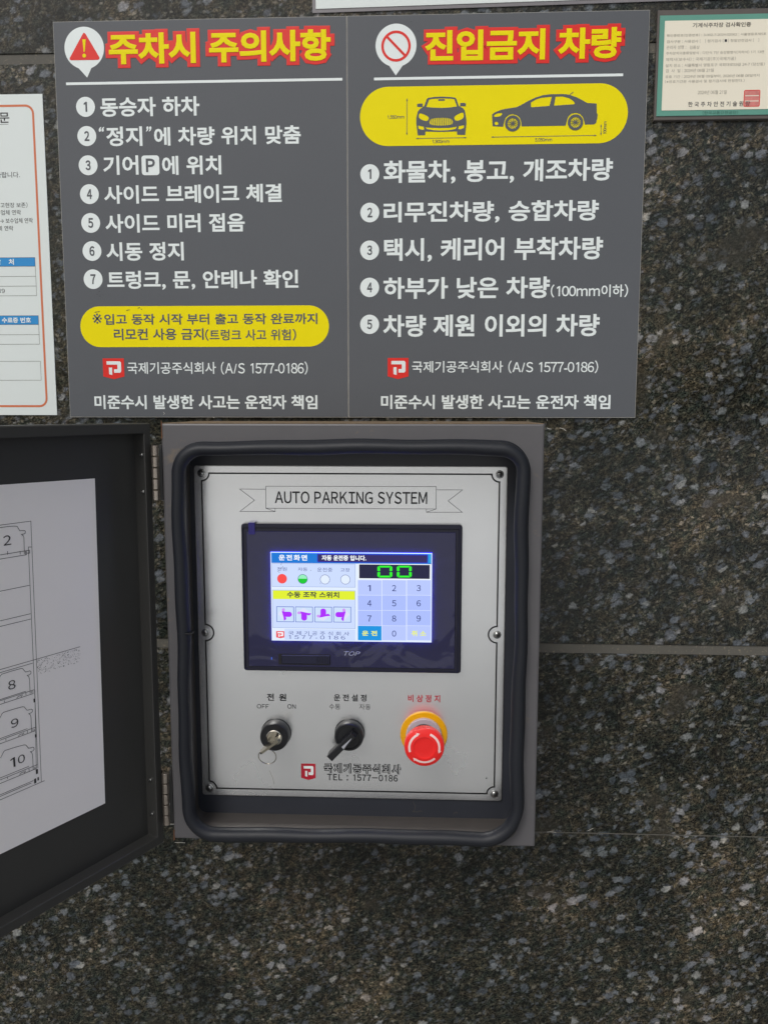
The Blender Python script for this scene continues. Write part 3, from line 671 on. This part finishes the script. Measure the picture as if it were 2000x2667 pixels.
for (x, z) in ((X0, Z1), (X1, Z1), (X1, zr), (X0, zl), (X0, Z0), (X1, Z0)):
    lathe([(.0040, PH), (.0040, PH+.0004), (.0036, PH+.0006), (.0030, PH+.0006)], WALL, x, z, 'washer', M['zinc'], cbx, 24)
    sc_ = lathe([(.0030, PH+.0005), (.0029, PH+.0011), (.0023, PH+.0018), (.0012, PH+.0022), (.0003, PH+.0023)], WALL, x, z, 'screw', M['zinc'], cbx, 24)
    a = random.uniform(0, 1.5); c_, s_ = math.cos(a), math.sin(a)
    for (ux, uz) in ((c_, s_), (-s_, c_)):
        ribbon([[(x-ux*.0017, z-uz*.0017), (x+ux*.0017, z+uz*.0017)]], .0006, WALL, PH+.00235, 'screw_slot', M['dark'], sc_)
# ribbon banner and its title
def Q(x, y): return WALL.at('Q', x, y, PH)
ribbon([[Q(247, 70), Q(1434, 73), Q(1433, 229), Q(248, 224), Q(247, 70)], [Q(247, 91), Q(65, 90), Q(168, 168), Q(67, 246), Q(312, 247), Q(312, 226)], [Q(250, 225), Q(312, 247)],
        [Q(1434, 96), Q(1617, 96), Q(1517, 173), Q(1615, 252), Q(1366, 252), Q(1366, 229)], [Q(1431, 230), Q(1366, 252)]], .00042, WALL, PH+.0001, 'banner_outline', M['panelink'], pan)
TX('AUTO PARKING SYSTEM', WALL, 'Q', 310, 190, 1372, 110, PH+.0001, M['panelink'], pan, bold=.016)
for (s, x0, yb, x1, yt, mt, bd) in (('전 원', 163, 105, 312, 52, 'panelink', .03), ('OFF', 86, 165, 178, 133, 'panelink', .006), ('ON', 322, 167, 386, 133, 'panelink', .006), ('운전설정', 680, 108, 932, 58, 'panelink', .025),
        ('수동', 643, 172, 730, 132, 'panelink', 0), ('자동', 876, 173, 963, 133, 'panelink', 0), ('비상정지', 1252, 115, 1500, 62, 'panelred', .025), ('국제기공주식회사', 602, 663, 1198, 597, 'panelink', .088),
        ('TEL : 1577－0186', 628, 720, 1172, 680, 'panelink', .02)):
    TX(s, WALL, 'P', x0, yb, x1, yt, PH+.0001, M[mt], pan, bold=bd, track={'국': .16, '운': .28, '비': .30, 'T': .10, '전': .10}.get(s[0], 0))
TX('국제기공주식회사', WALL, 'P', 605, 660, 1195, 600, PH+.0003, M['alu'], pan, track=.16)
logo(WALL, 'P', 428, 593, 538, 717, PH+.0001, pan, M['panelred'], M['white'])
# a hair and scratches
ribbon([[WALL.at('P', *p, PH) for p in ((186, 645), (192, 665), (208, 700), (220, 750))]], .0003, WALL, PH+.0001, 'scratch', M['inklight'], pan)
flat([disc(*WALL.at('M', 1085, 963, PH), .0007, 10)], WALL, None, PH+.0001, 'dirt_speck', M['dark'], pan)

ribbon([[WALL.at('M', *p, PY) for p in ((486, 1150), (492, 1170), (508, 1195), (498, 1225), (484, 1238), (520, 1240), (545, 1230), (562, 1238))], [WALL.at('M', *p, PY) for p in ((818, 1258), (832, 1242), (850, 1252))], [WALL.at('M', *p, PY) for p in ((838, 1236), (848, 1246))]],
       .0004, WALL, PY-.0004, 'dust_thread', M['inkmid'], cbx)
# ------------------------------------------------------------------ touch screen
ts = part('touch_screen', cbx)
HB = PH+.0065
def nn(x, y, h=HB): return WALL.at('N', x, y, h)
bl_, tr_ = ((nn(22, 42)[0]+nn(40, 1103)[0])/2, (nn(40, 1103)[1]+nn(1605, 1115)[1])/2), ((nn(1615, 45)[0]+nn(1605, 1115)[0])/2, (nn(22, 42)[1]+nn(1615, 45)[1])/2)
gl_, gr_ = ((nn(60, 95)[0]+nn(75, 1075)[0])/2, (nn(75, 1075)[1]+nn(1560, 1082)[1])/2), ((nn(1568, 100)[0]+nn(1560, 1082)[0])/2, (nn(60, 95)[1]+nn(1568, 100)[1])/2)
loft([[WALL(*p, PH) for p in rrect(*bl_, *tr_, .003)], [WALL(*p, HB-.0012) for p in rrect(*bl_, *tr_, .003)], [WALL(*p, HB) for p in rrect(bl_[0]+.0012, bl_[1]+.0012, tr_[0]-.0012, tr_[1]-.0012, .002)],
      [WALL(*p, HB) for p in rrect(gl_[0]-.0035, gl_[1]-.003, gr_[0]+.0032, gr_[1]+.0035, .0015)], [WALL(*p, HB-.0012) for p in rrect(gl_[0]-.0030, gl_[1]-.0025, gr_[0]+.0027, gr_[1]+.003, .0015)],
      [WALL(*p, HB-.0012) for p in rrect(gl_[0], gl_[1], gr_[0], gr_[1], .0015)]], 'bezel', M['bezel'], ts)
hg = HB-.0006
box('screen_film', WALL, gl_[0], gl_[1], hg-.0006, gr_[0], gr_[1], hg, M['glass'], ts, bev=.0004)
hd_ = hg+.0020
def oo(x, y): return WALL.at('O', x, y, hd_)
def orect(x0, y0, x1, y1): a, b = oo(x0, y1), oo(x1, y0); return a, b
SL = [oo(57, 35), oo(1605, 40), oo(1600, 893), oo(62, 884)]
sx0, sx1 = (SL[0][0]+SL[3][0])/2, (SL[1][0]+SL[2][0])/2; sz1, sz0 = (SL[0][1]+SL[1][1])/2, (SL[2][1]+SL[3][1])/2
ds = link('display', [WALL(sx0, sz0, hd_), WALL(sx1, sz0, hd_), WALL(sx1, sz1, hd_), WALL(sx0, sz1, hd_)], [(0, 1, 2, 3)], G['base'], ts)
cs = [(sx0, sz0), (sx1, sz0), (sx1, sz1), (sx0, sz1)]
loft([[WALL(*p, hg-.0001) for p in cs], [WALL(*p, hd_-.00003) for p in cs]], 'backlight_edge', glow('lit_backlight', (66, 76, 255), 16), ts)  # glowing rim added to throw blue light onto the film around the display
LV = [hd_+.00008*k for k in range(1, 6)]
def rect(name, x0, y0, x1, y1, lv, mt, r=0.0, hole=None):
    a, b = orect(x0, y0, x1, y1); lp = [rrect(*a, *b, r)] if r else [[(a[0], a[1]), (b[0], a[1]), (b[0], b[1]), (a[0], b[1])]]
    if hole: lp.append([(a[0]+hole, a[1]+hole), (b[0]-hole, a[1]+hole), (b[0]-hole, b[1]-hole), (a[0]+hole, b[1]-hole)])
    return flat(lp, WALL, None, LV[lv], name, G[mt], ts)
def DT(s, x0, yb, x1, yt, mt, lv=3, bold=0.0, name='display_text', track=0.0): return TX(s, WALL, 'O', x0, yb, x1, yt, LV[lv], G[mt], ts, bold=bold, name=name, thick=.00003, track=track)
rect('title_bar', 62, 47, 1598, 133, 0, 'bar'); rect('title_bar_end', 1568, 47, 1598, 133, 1, 'barlight')
rect('message_box_edge', 502, 54, 1565, 127, 1, 'edge', .001); rect('message_box', 510, 62, 1556, 120, 2, 'box', .0006)
DT('운전화면', 133, 110, 405, 56, 'white', 3, .03, track=.14); DT('자동 운전중 입니다.', 545, 110, 972, 62, 'white', 3, .035)
rect('status_group', 68, 143, 868, 362, 0, 'line'); rect('status_group_fill', 72, 147, 864, 358, 1, 'pane')
DT('전원', 118, 210, 210, 175, 'ink'); DT('자동', 317, 212, 408, 178, 'ink'); DT('운전중', 503, 218, 648, 180, 'ink'); DT('고장', 725, 218, 815, 184, 'ink')
for (cx, cy, mt) in ((165, 285, 'red'), (363, 288, 'green'), (577, 292, 'white'), (773, 293, 'white')):
    x, z = oo(cx, cy); r_ = oo(cx+47, cy)[0]-x
    flat([disc(x, z, r_, 32)], WALL, None, LV[2], 'status_lamp_ring', G['ink' if mt != 'red' else 'logo'], ts)
    flat([disc(x, z, r_*.92, 32)], WALL, None, LV[3], 'status_lamp', G[mt if mt != 'white' else 'base'], ts)
    if mt == 'green': flat([[(x+r_*.9*math.cos(R(a)), z+r_*.9*math.sin(R(a))) for a in range(5, 176, 10)]], WALL, None, LV[4], 'lamp_gloss', G['greenlight'], ts)
rect('manual_group', 74, 400, 868, 757, 0, 'line'); rect('manual_group_fill', 78, 404, 864, 753, 1, 'pane'); rect('manual_title_bar', 78, 405, 864, 480, 2, 'yellow')
DT('수동 조작 스위치', 212, 467, 712, 412, 'inkdark', 3, .03)
for k, (x0, y0, x1, y1) in enumerate(((113, 553, 278, 700), (293, 555, 460, 702), (478, 556, 643, 703), (658, 556, 827, 704))):
    rect('arrow_button', x0, y0, x1, y1, 2, 'frame'); rect('arrow_button_fill', x0+5, y0+5, x1-5, y1-5, 3, 'button')
    cx, cz = oo((x0+x1)/2, (y0+y1)/2); u = (oo(x1, y0)[0]-oo(x0, y0)[0])/2
    ang = {0: 90, 1: 0, 2: 180, 3: -90}[k]; ca_, sa_ = math.cos(R(ang)), math.sin(R(ang)); mir = -1 if k in (2, 0) else 1
    def tr(p): px, pz = p[0]*mir, p[1]; return (cx+u*(px*ca_-pz*sa_), cz+u*.92*(px*sa_+pz*ca_))
    stem = [(-.33, .02), (-.33, -.48)]+[(.33*math.cos(R(a)), -.48+.30*math.sin(R(a))) for a in range(190, 351, 16)]+[(.33, -.48), (.33, .0), (.45, -.12), (.66, -.08), (.84, .16), (.40, .20), (0, .30), (-.42, .40)]
    wing = [(-.56, .42), (-.78, .26), (-.76, .08), (-.55, .02), (-.34, .10), (-.20, .24)]
    head = [(0, .82), (.82, .16), (.40, .14), (0, .24), (-.4, .33), (-.62, .42), (-.20, .74)]
    flat([[tr(p) for p in wing]], WALL, None, LV[4], 'arrow_wing', G['lilac'], ts)
    flat([[tr(p) for p in head]], WALL, None, LV[4], 'arrow_head', G['pale'], ts)
    flat([[tr(p) for p in stem]], WALL, None, LV[4]+.00004, 'arrow_stem', G['purple'], ts)
rect('maker_strip', 190, 775, 868, 872, 0, 'pane')
logo(WALL, 'O', 108, 790, 187, 858, LV[2], ts, G['logo'], G['white'])
DT('국 제 기 공 주 식 회 사', 225, 826, 810, 795, 'ink'); DT('1 5 7 7 - 0 1 8 6', 230, 864, 770, 835, 'ink')
rect('readout_edge', 897, 146, 1590, 288, 1, 'white'); rect('readout', 905, 153, 1583, 281, 2, 'black')
for x0 in (1080, 1266):
    w_, g_, y0 = 143, 113, 160; th = 27
    def seg(pts): flat([[oo(x0+p[0], y0+p[1]) for p in pts]], WALL, None, LV[3], 'readout_segment', G['led'], ts)
    seg([(14, 0), (w_-14, 0), (w_-th, 17), (th, 17)]); seg([(14, g_), (w_-14, g_), (w_-th, g_-17), (th, g_-17)])
    for sx in (0, 1):
        X = (lambda v: v) if not sx else (lambda v: w_-v)
        seg([(X(0), 14), (X(12), 3), (X(th-2), 20), (X(th), g_/2-8), (X(14), g_/2-3), (X(0), g_/2-8)]); seg([(X(0), g_-14), (X(12), g_-3), (X(th-2), g_-20), (X(th), g_/2+8), (X(14), g_/2+3), (X(0), g_/2+8)])
rect('keypad_back', 890, 297, 1595, 880, 1, 'sep')
for r_ in range(4):
    for c_ in range(3):
        xs_, ys_ = ((893, 1120), (1126, 1356), (1363, 1592))[c_], ((301, 441), (447, 587), (593, 734), (740, 876))[r_]
        mt = 'key' if r_ in (1, 2) else 'key2'
        if (r_, c_) == (3, 0): mt = 'go'
        rect('key', xs_[0], ys_[0], xs_[1], ys_[1], 2, mt)
        s = ('123', '456', '789', ' 0 ')[r_][c_]
        if s.strip():
            cx, cy = (1003, 1240, 1476)[c_], (376, 522, 668, 813)[r_]; hw = 20 if s != '1' else 13
            DT(s, cx-hw, cy+29, cx+hw, cy-29, 'digit', 3, .008, 'key_digit')
DT('운 전', 932, 833, 1077, 786, 'lemon', 3, .03); DT('취 소', 1407, 838, 1547, 786, 'lemon', 3, .03)
for (x, y) in ((160, 134), (156, 150), (172, 168), (150, 186), (140, 200), (128, 214), (138, 224), (165, 180), (532, 328), (440, 204)):
    p = oo(x, y); flat([disc(p[0], p[1], .00045, 6, .0003)], WALL, None, LV[4]+.0001, 'scratch_speck', M['ink'], ts)
# frame furniture on the film
TX('TOP', WALL, 'N', 762, 990, 880, 960, hg+.0002, M['silver'], ts, bold=.02, slant=.3)
a, b = nn(293, 1052, hg), nn(665, 982, hg)
box('card_slot', WALL, a[0], a[1], hg-.0004, b[0], b[1], hg+.0003, M['dark'], ts)
box('slot_cover', WALL, a[0]+.003, a[1]+.001, hg+.0003, b[0]-.0005, b[1]-.0008, hg+.0014, M['slot'], ts, bev=.0004)
for k in range(5):
    xx = a[0]+(b[0]-a[0])*(.74+.05*k); box('slot_rib', WALL, xx, a[1]+.0012, hg+.0014, xx+.0007, b[1]-.001, hg+.0020, M['bezel'], ts)
a, b = nn(233, 1018, hg), nn(250, 1000, hg)
flat([[(a[0]+.001, a[1]), (b[0]-.0008, a[1]), (b[0]-.0008, b[1]), (a[0]+.001, b[1])]], WALL, None, hg+.0002, 'power_light', G['bluedot'], ts)
a, b = nn(76, 116), nn(120, 38)
loft([[WALL(a[0], b[1]+.001, PH+.0002), WALL(b[0], b[1]+.001, PH+.0002), WALL(b[0], b[1]+.001, PH+.0004), WALL(a[0], b[1]+.001, PH+.0004)],
      [WALL(a[0], b[1]+.0008, HB+.0001), WALL(b[0], b[1]+.0008, HB+.0001), WALL(b[0], b[1]+.001, HB+.0006), WALL(a[0], b[1]+.001, HB+.0006)],
      [WALL(a[0], a[1], hg+.0003), WALL(b[0], a[1], hg+.0003), WALL(b[0], a[1], hg+.0009), WALL(a[0], a[1], hg+.0009)]], 'tape_tab', M['tape'], ts, cap0=True, cap1=True)

# ------------------------------------------------------------------ key switch, selector, emergency stop
def centre(x, y, h=PH): return WALL.at('P', x, y, h)
ks = part('key_switch', cbx); kx, kz = centre(237, 350)
lathe([(.0150, PH), (.0150, PH+.0015), (.0146, PH+.002), (.0146, PH+.008), (.0142, PH+.009), (.0140, PH+.0125), (.0133, PH+.0138), (.0084, PH+.0138)], WALL, kx, kz, 'switch_body', M['knob'], ks, 96, teeth={2: .0003, 3: .0003})
kf = PH+.0138
lathe([(.0078, kf), (.0078, kf+.0006), (.0070, kf+.0010), (.0066, kf+.0006)], WALL, kx, kz, 'lock_core', M['chrome'], ks, 32)
ribbon([[(kx-.0045, kz-.0034), (kx+.0045, kz+.0034)]], .0014, WALL, kf+.0012, 'key_slot', M['dark'], ks)
key = thing('key', 'small silver key with a thin ring, left in the left switch', 'key', WALL(kx, kz, kf))
ka = R(37); du = (math.cos(ka), math.sin(ka)); dv = (-math.sin(ka)*.0011, math.cos(ka)*.0011)
prof = [(-.0034, kf-.001), (-.0034, kf+.008), (-.0105, kf+.010), (-.0125, kf+.013), (-.0125, kf+.021), (-.0100, kf+.0235), (.0100, kf+.0235), (.0120, kf+.021), (.0120, kf+.013), (.0100, kf+.010), (.0034, kf+.008), (.0034, kf-.001)]
loft([[WALL(kx+du[0]*u-dv[0], kz+du[1]*u-dv[1], h) for u, h in prof], [WALL(kx+du[0]*u+dv[0], kz+du[1]*u+dv[1], h) for u, h in prof]], 'key_blank', M['key'], key, cap0=True, cap1=True)
rx, rz = WALL.at('P', 167, 537, kf+.016); rm, rt = .0085, .00048
rows = []
for i in range(49):
    t = 2*math.pi*i/48; cx, cz, ch = rx+rm*math.cos(t), rz+rm*math.sin(t), kf+.016+.0028*math.sin(t)
    rows.append([WALL(cx+rt*math.cos(q)*math.cos(t), cz+rt*math.cos(q)*math.sin(t), ch+rt*1.6*math.sin(q)) for q in [k*math.pi/4 for k in range(8)]])
loft(rows, 'key_ring', M['chrome'], key, True)

sk = part('selector_switch', cbx); qx, qz = centre(803, 352)
lathe([(.0150, PH), (.0150, PH+.0015), (.0146, PH+.002), (.0146, PH+.007), (.0143, PH+.008), (.0141, PH+.0115), (.0132, PH+.0128), (.0116, PH+.0128), (.0112, PH+.0120)], WALL, qx, qz, 'switch_body', M['knob'], sk, 96, teeth={2: .0004, 3: .0004})
sf = PH+.0128; a_ = R(226); d_ = Vector((math.cos(a_), math.sin(a_))); n_ = Vector((-d_.y, d_.x))
def lv(u, w, h): p = Vector((qx, qz))+d_*u+n_*w; return WALL(p.x, p.y, h)
W2 = .0040
loft([[lv(-.0095, -W2*1.0, sf-.001), lv(.0238, -W2, sf-.0006), lv(.0238, W2, sf-.0006), lv(-.0095, W2, sf-.001)],
      [lv(-.0090, -W2*.92, sf+.006), lv(.0262, -W2*.85, sf+.008), lv(.0262, W2*.85, sf+.008), lv(-.0090, W2*.92, sf+.006)],
      [lv(-.0075, -W2*.7, sf+.0085), lv(.0255, -W2*.66, sf+.0095), lv(.0255, W2*.66, sf+.0095), lv(-.0075, W2*.7, sf+.0085)]], 'lever', M['knob'], sk, cap0=True, cap1=True)
link('white_pointer', [lv(-.0045, .0004, sf+.00885), lv(.0085, -.0004, sf+.0094), lv(.0088, .0025, sf+.0094), lv(-.004, .0008, sf+.0089)], [(0, 1, 2, 3)], M['knobwhite'], sk)
link('white_pointer', [lv(.012, W2*.93+.0001, sf+.0005), lv(.0240, W2*.93+.0001, sf+.0008), lv(.0250, W2*.87+.0001, sf+.0068), lv(.012, W2*.87+.0001, sf+.0060)], [(0, 1, 2, 3)], M['knobwhite'], sk)  # sheen on the lever's side near the tip, painted as a pale patch

es = part('emergency_stop', cbx); ex, ez = centre(1374, 364)
lathe([(.0232, PH), (.0232, PH+.0016), (.0226, PH+.0022), (.0165, PH+.0022)], WALL, ex, ez, 'yellow_ring', M['stopyellow'], es, 64)
lathe([(.0178, PH+.002), (.0176, PH+.0055), (.0170, PH+.0062), (.0140, PH+.0062)], WALL, ex, ez, 'grey_collar', M['collar'], es, 48)
lathe([(.0130, PH+.006), (.0130, PH+.0225), (.0124, PH+.0245), (.010, PH+.026)], WALL, ex, ez, 'black_neck', M['knob'], es, 120, teeth={0: .0004, 1: .0004}, smooth=False)
hx, hz = ex+.0004, ez-.0006; hb = PH+.0225
lathe([(.010, hb-.004), (.0178, hb-.0005), (.0192, hb+.001), (.0192, hb+.0072), (.0186, hb+.0085), (.0172, hb+.0093), (.0120, hb+.0104), (.0106, hb+.0106), (.0104, hb+.0100), (.0096, hb+.0098), (.004, hb+.0100), (.0003, hb+.0100)], WALL, hx, hz, 'red_mushroom_head', M['stopred'], es, 144, teeth={2: .0006, 3: .0006, 1: .0005})
ht = hb+.0104
for (a0, a1) in ((198, 107), (68, -22), (-46, -137)):
    r0, w_ = .0143, .00105
    hh = lambda r: hb+.0104-(r-.012)*.20+.00018
    outer, inner = [], []
    n = 14
    for i in range(n+1):
        t = R(a0+(a1-a0)*.90*i/n); outer.append((math.cos(t), math.sin(t), r0+w_)); inner.append((math.cos(t), math.sin(t), r0-w_))
    V = [WALL(hx+c*r, hz+s*r, hh(r)) for q in (outer, inner) for c, s, r in q]; Fs = [(i, i+1, n+2+i, n+1+i) for i in range(n)]
    k = len(V); t1, t2 = R(a0+(a1-a0)*.87), R(a1)
    for (t, r) in ((t1, r0-w_*.9), (t1, r0+w_*2.3), (t2, r0+w_*.2)): V.append(WALL(hx+math.cos(t)*r, hz+math.sin(t)*r, hh(r)+.00008))
    Fs.append((k, k+1, k+2)); link('rotation_arrow', V, Fs, M['stopwhite'], es)

# ------------------------------------------------------------------ door, hinges, stock-plan sheet
DZ0, DZ1, DW, LIPW, DD = -.4124, -.0040, .350, .0080, .0130
dr = part('open_door', cbx); dr['label'] = 'dark inner side of the open door'
def dr_(x0, z0, x1, z1, r=.0006): return [(x, z) for x, z in rrect(x0, z0, x1, z1, r, 2)]
loft([[DOOR(*p, -DD-.0015) for p in dr_(-DW, DZ0, 0, DZ1, .001)], [DOOR(*p, -.001) for p in dr_(-DW, DZ0, 0, DZ1, .001)], [DOOR(*p, 0) for p in dr_(-DW+.001, DZ0+.001, -.001, DZ1-.001, .0006)],
      [DOOR(*p, 0) for p in dr_(-DW+LIPW, DZ0+LIPW+.0006, -LIPW+.0002, DZ1-LIPW-.001)], [DOOR(*p, -.0006) for p in dr_(-DW+LIPW+.0005, DZ0+LIPW+.0011, -LIPW-.0003, DZ1-LIPW-.0015)],
      [DOOR(*p, -DD) for p in dr_(-DW+LIPW+.0005, DZ0+LIPW+.0011, -LIPW-.0003, DZ1-LIPW-.0015)]], 'door_frame', M['doorpaint'], dr)
box('door_skin', DOOR, -DW+.002, DZ0+.002, -DD-.0012, -.002, DZ1-.002, -DD, M['doorpaint'], dr)
# studs that hold the hinges, on the fold beside the hinge edge
class Fold(Frame): pass
FO = Frame(DOOR(-LIPW-.0003, 0, 0), DOOR.n, -DOOR.ex)
for (c, x, y) in (('H', 1278, 360), ('H', 1290, 692), ('I', 1085, 915), ('I', 1097, 1160)):
    px, pz = FO.at(c, x, y)
    st = lathe([(.0017, 0), (.0017, .0010), (.0011, .0014), (.0011, .0028), (.0004, .0030)], FO, px, pz, 'hinge_stud', M['zinc'], dr, 12)
for (z0, z1) in ((-.0755, -.0240), (-.3920, -.3385)):
    hg_ = part('hinge', cbx); n = 5; L = (z1-z0)/n
    for k in range(n):
        za = z0+k*L+.0004; zb = z0+(k+1)*L-.0004; rws = []
        for (r, z) in ((.0028, za), (.0034, za+.0005), (.0034, zb-.0005), (.0028, zb)):
            rws.append([(-.1670+r*math.cos(t), -.1345+r*math.sin(t), z) for t in [2*math.pi*i/20 for i in range(20)]])
        o = loft(rws, 'knuckle', M['steel'], hg_, True, True, True); o.data.set_sharp_from_angle(angle=R(40))
    link('hinge_leaf', [(-.1645, -.1300, z0), (-.1622, -.1290, z0), (-.1622, -.1290, z1), (-.1645, -.1300, z1), (-.1645, -.105, z0), (-.1622, -.105, z0), (-.1622, -.105, z1), (-.1645, -.105, z1)],
         [(0, 1, 2, 3), (0, 3, 7, 4), (4, 7, 6, 5), (0, 4, 5, 1), (3, 2, 6, 7), (1, 5, 6, 2)], M['doorpaint'], hg_)
    box('hinge_leaf', DOOR, -.0002, z0, -.011, .0012, z1, -.001, M['dark'], hg_)

hp = -DD+.0006
def dd(c, x, y): return DOOR.at(c, x, y, hp)
sh = thing('parking_diagram', 'grey white sheet with a line drawing of numbered parking bays, on the open door', 'diagram', DOOR(-.12, -.36, -DD))
c1, c2, c3 = dd('S', 247, 1246), dd('S', 274, 2093), dd('S', 0, 1262); c4 = dd('S', 0, 2224)
sx = (c1[0]+c2[0])/2
flat([[(c2[0], c2[1]), (c1[0], c1[1]), (-.300, c1[1]+.0035), (-.300, c2[1]+.002)]], DOOR, -DD+.0001, hp, 'sheet', M['doorpaper'], sh)
def pts(c, L): return [dd(c, *p) for p in L]
LN = []
def vert(c, x0, y0, c2_, x1, y1): LN.append([dd(c, x0, y0), dd(c2_, x1, y1)])
rightx = 0
# tower outline, guide rails and floor lines (floor lines are level, so they only need one end)
def level(c, x, y, x_end=-.26): p = dd(c, x, y); LN.append([(x_end, p[1]), p])
p = dd('X', 422, 302); LN.append([(-.26, p[1]), p, dd('Y', 595, 1862)])
LN.append([dd('X', 432, 657), dd('X', 388, 657), dd('Y', 545, 1665)])
LN.append([dd('Y', 500, 545), dd('Y', 522, 1660)])
level('X', 405, 1182); level('X', 420, 1572); level('X', 424, 1645); level('X', 365, 762)
p = dd('X', 1098, 2025); LN.append([(-.26, dd('Y', 468, 105)[1]), p]); level('Y', 470, 152)
for (x, y) in ((480, 590), (503, 1128), (525, 1670)): level('Y', x, y); level('Y', x-110, y-32); level('Y', x+12, y-55)
level('Y', 640, 1846); level('Y', 480, 1845); level('Y', 450, 1880)
for (X_, Y_) in ((0, 0), (21, 551), (44, 1100)):
    b = [(-40, 420), (5, 330), (28, 310), (180, 262), (300, 230), (325, 232), (365, 280), (400, 272), (425, 263), (443, 272), (443, 300), (425, 318), (390, 330), (412, 345), (422, 380), (432, 592)]
    LN.append(pts('Y', [(u+X_, v+Y_) for u, v in b]))
    for (u, v, g) in ((370, 572, 40), (450, 552, 36), (470, 548, 36), (315, 600, 26), (60, 690, 30)): LN.append(pts('Y', [(u+X_, v+Y_), (u+X_+2, v+Y_+g)]))
    LN.append(pts('Y', [(u+X_, v+Y_) for u, v in ((235, 660), (262, 630), (300, 618), (308, 640))]))
b = [(-80, 410), (0, 390), (120, 374), (200, 370), (232, 373), (268, 434), (310, 430), (340, 432), (346, 450), (340, 470), (322, 478), (290, 483), (315, 500), (324, 530), (331, 752)]
LN.append(pts('X', b)); LN.append([(-.26, dd('X', 400, 700)[1]), dd('X', 400, 700), dd('X', 404, 740), dd('X', 370, 742)])
for u in (272, 98, 345, 358): LN.append(pts('X', [(u, 712), (u+2, 760)]))
ribbon(LN, .00042, DOOR, hp+.0001, 'line_drawing', M['ink'], sh)
for (s, c, x0, yb, x1, yt) in (('2', 'X', 50, 640, 148, 490), ('8', 'Y', 122, 545, 220, 385), ('9', 'Y', 162, 1095, 262, 935), ('1', 'Y', 155, 1670, 215, 1505), ('0', 'Y', 262, 1612, 355, 1455)):
    TX(s, DOOR, c, x0, yb, x1, yt, hp+.0003, M['ink'], sh, name='bay_number')
V, Fs = [], []
random.seed(9)
ga, gb = dd('Y', 530, 100), dd('X', 1098, 2030)
for i in range(260):
    u = random.random(); px_ = ga[0]+(gb[0]-ga[0])*u; pz_ = ga[1]+(gb[1]-ga[1])*u - random.random()*.0125-.0005
    s_ = random.uniform(.0002, .0005); k = len(V)
    V += [DOOR(px_-s_, pz_, hp+.0001), DOOR(px_+s_*.6, pz_-s_, hp+.0001), DOOR(px_+s_, pz_+s_*random.random(), hp+.0001)]; Fs.append((k, k+1, k+2))
tag(link('ground_stipple', V, Fs, M['ink'], sh), kind='stuff')
for (c, x, y, w_) in (('Y', 493, 690, .0016), ('Y', 512, 1200, .0014), ('Y', 530, 1715, .0020), ('Y', 505, 1850, .0020), ('Y', 548, 1820, .0014)):
    p = dd(c, x, y); flat([[(p[0]-w_/2, p[1]-w_), (p[0]+w_/2, p[1]-w_), (p[0]+w_/2, p[1]+w_), (p[0]-w_/2, p[1]+w_)]], DOOR, None, hp+.0002, 'rail_fitting', M['ink'], sh)
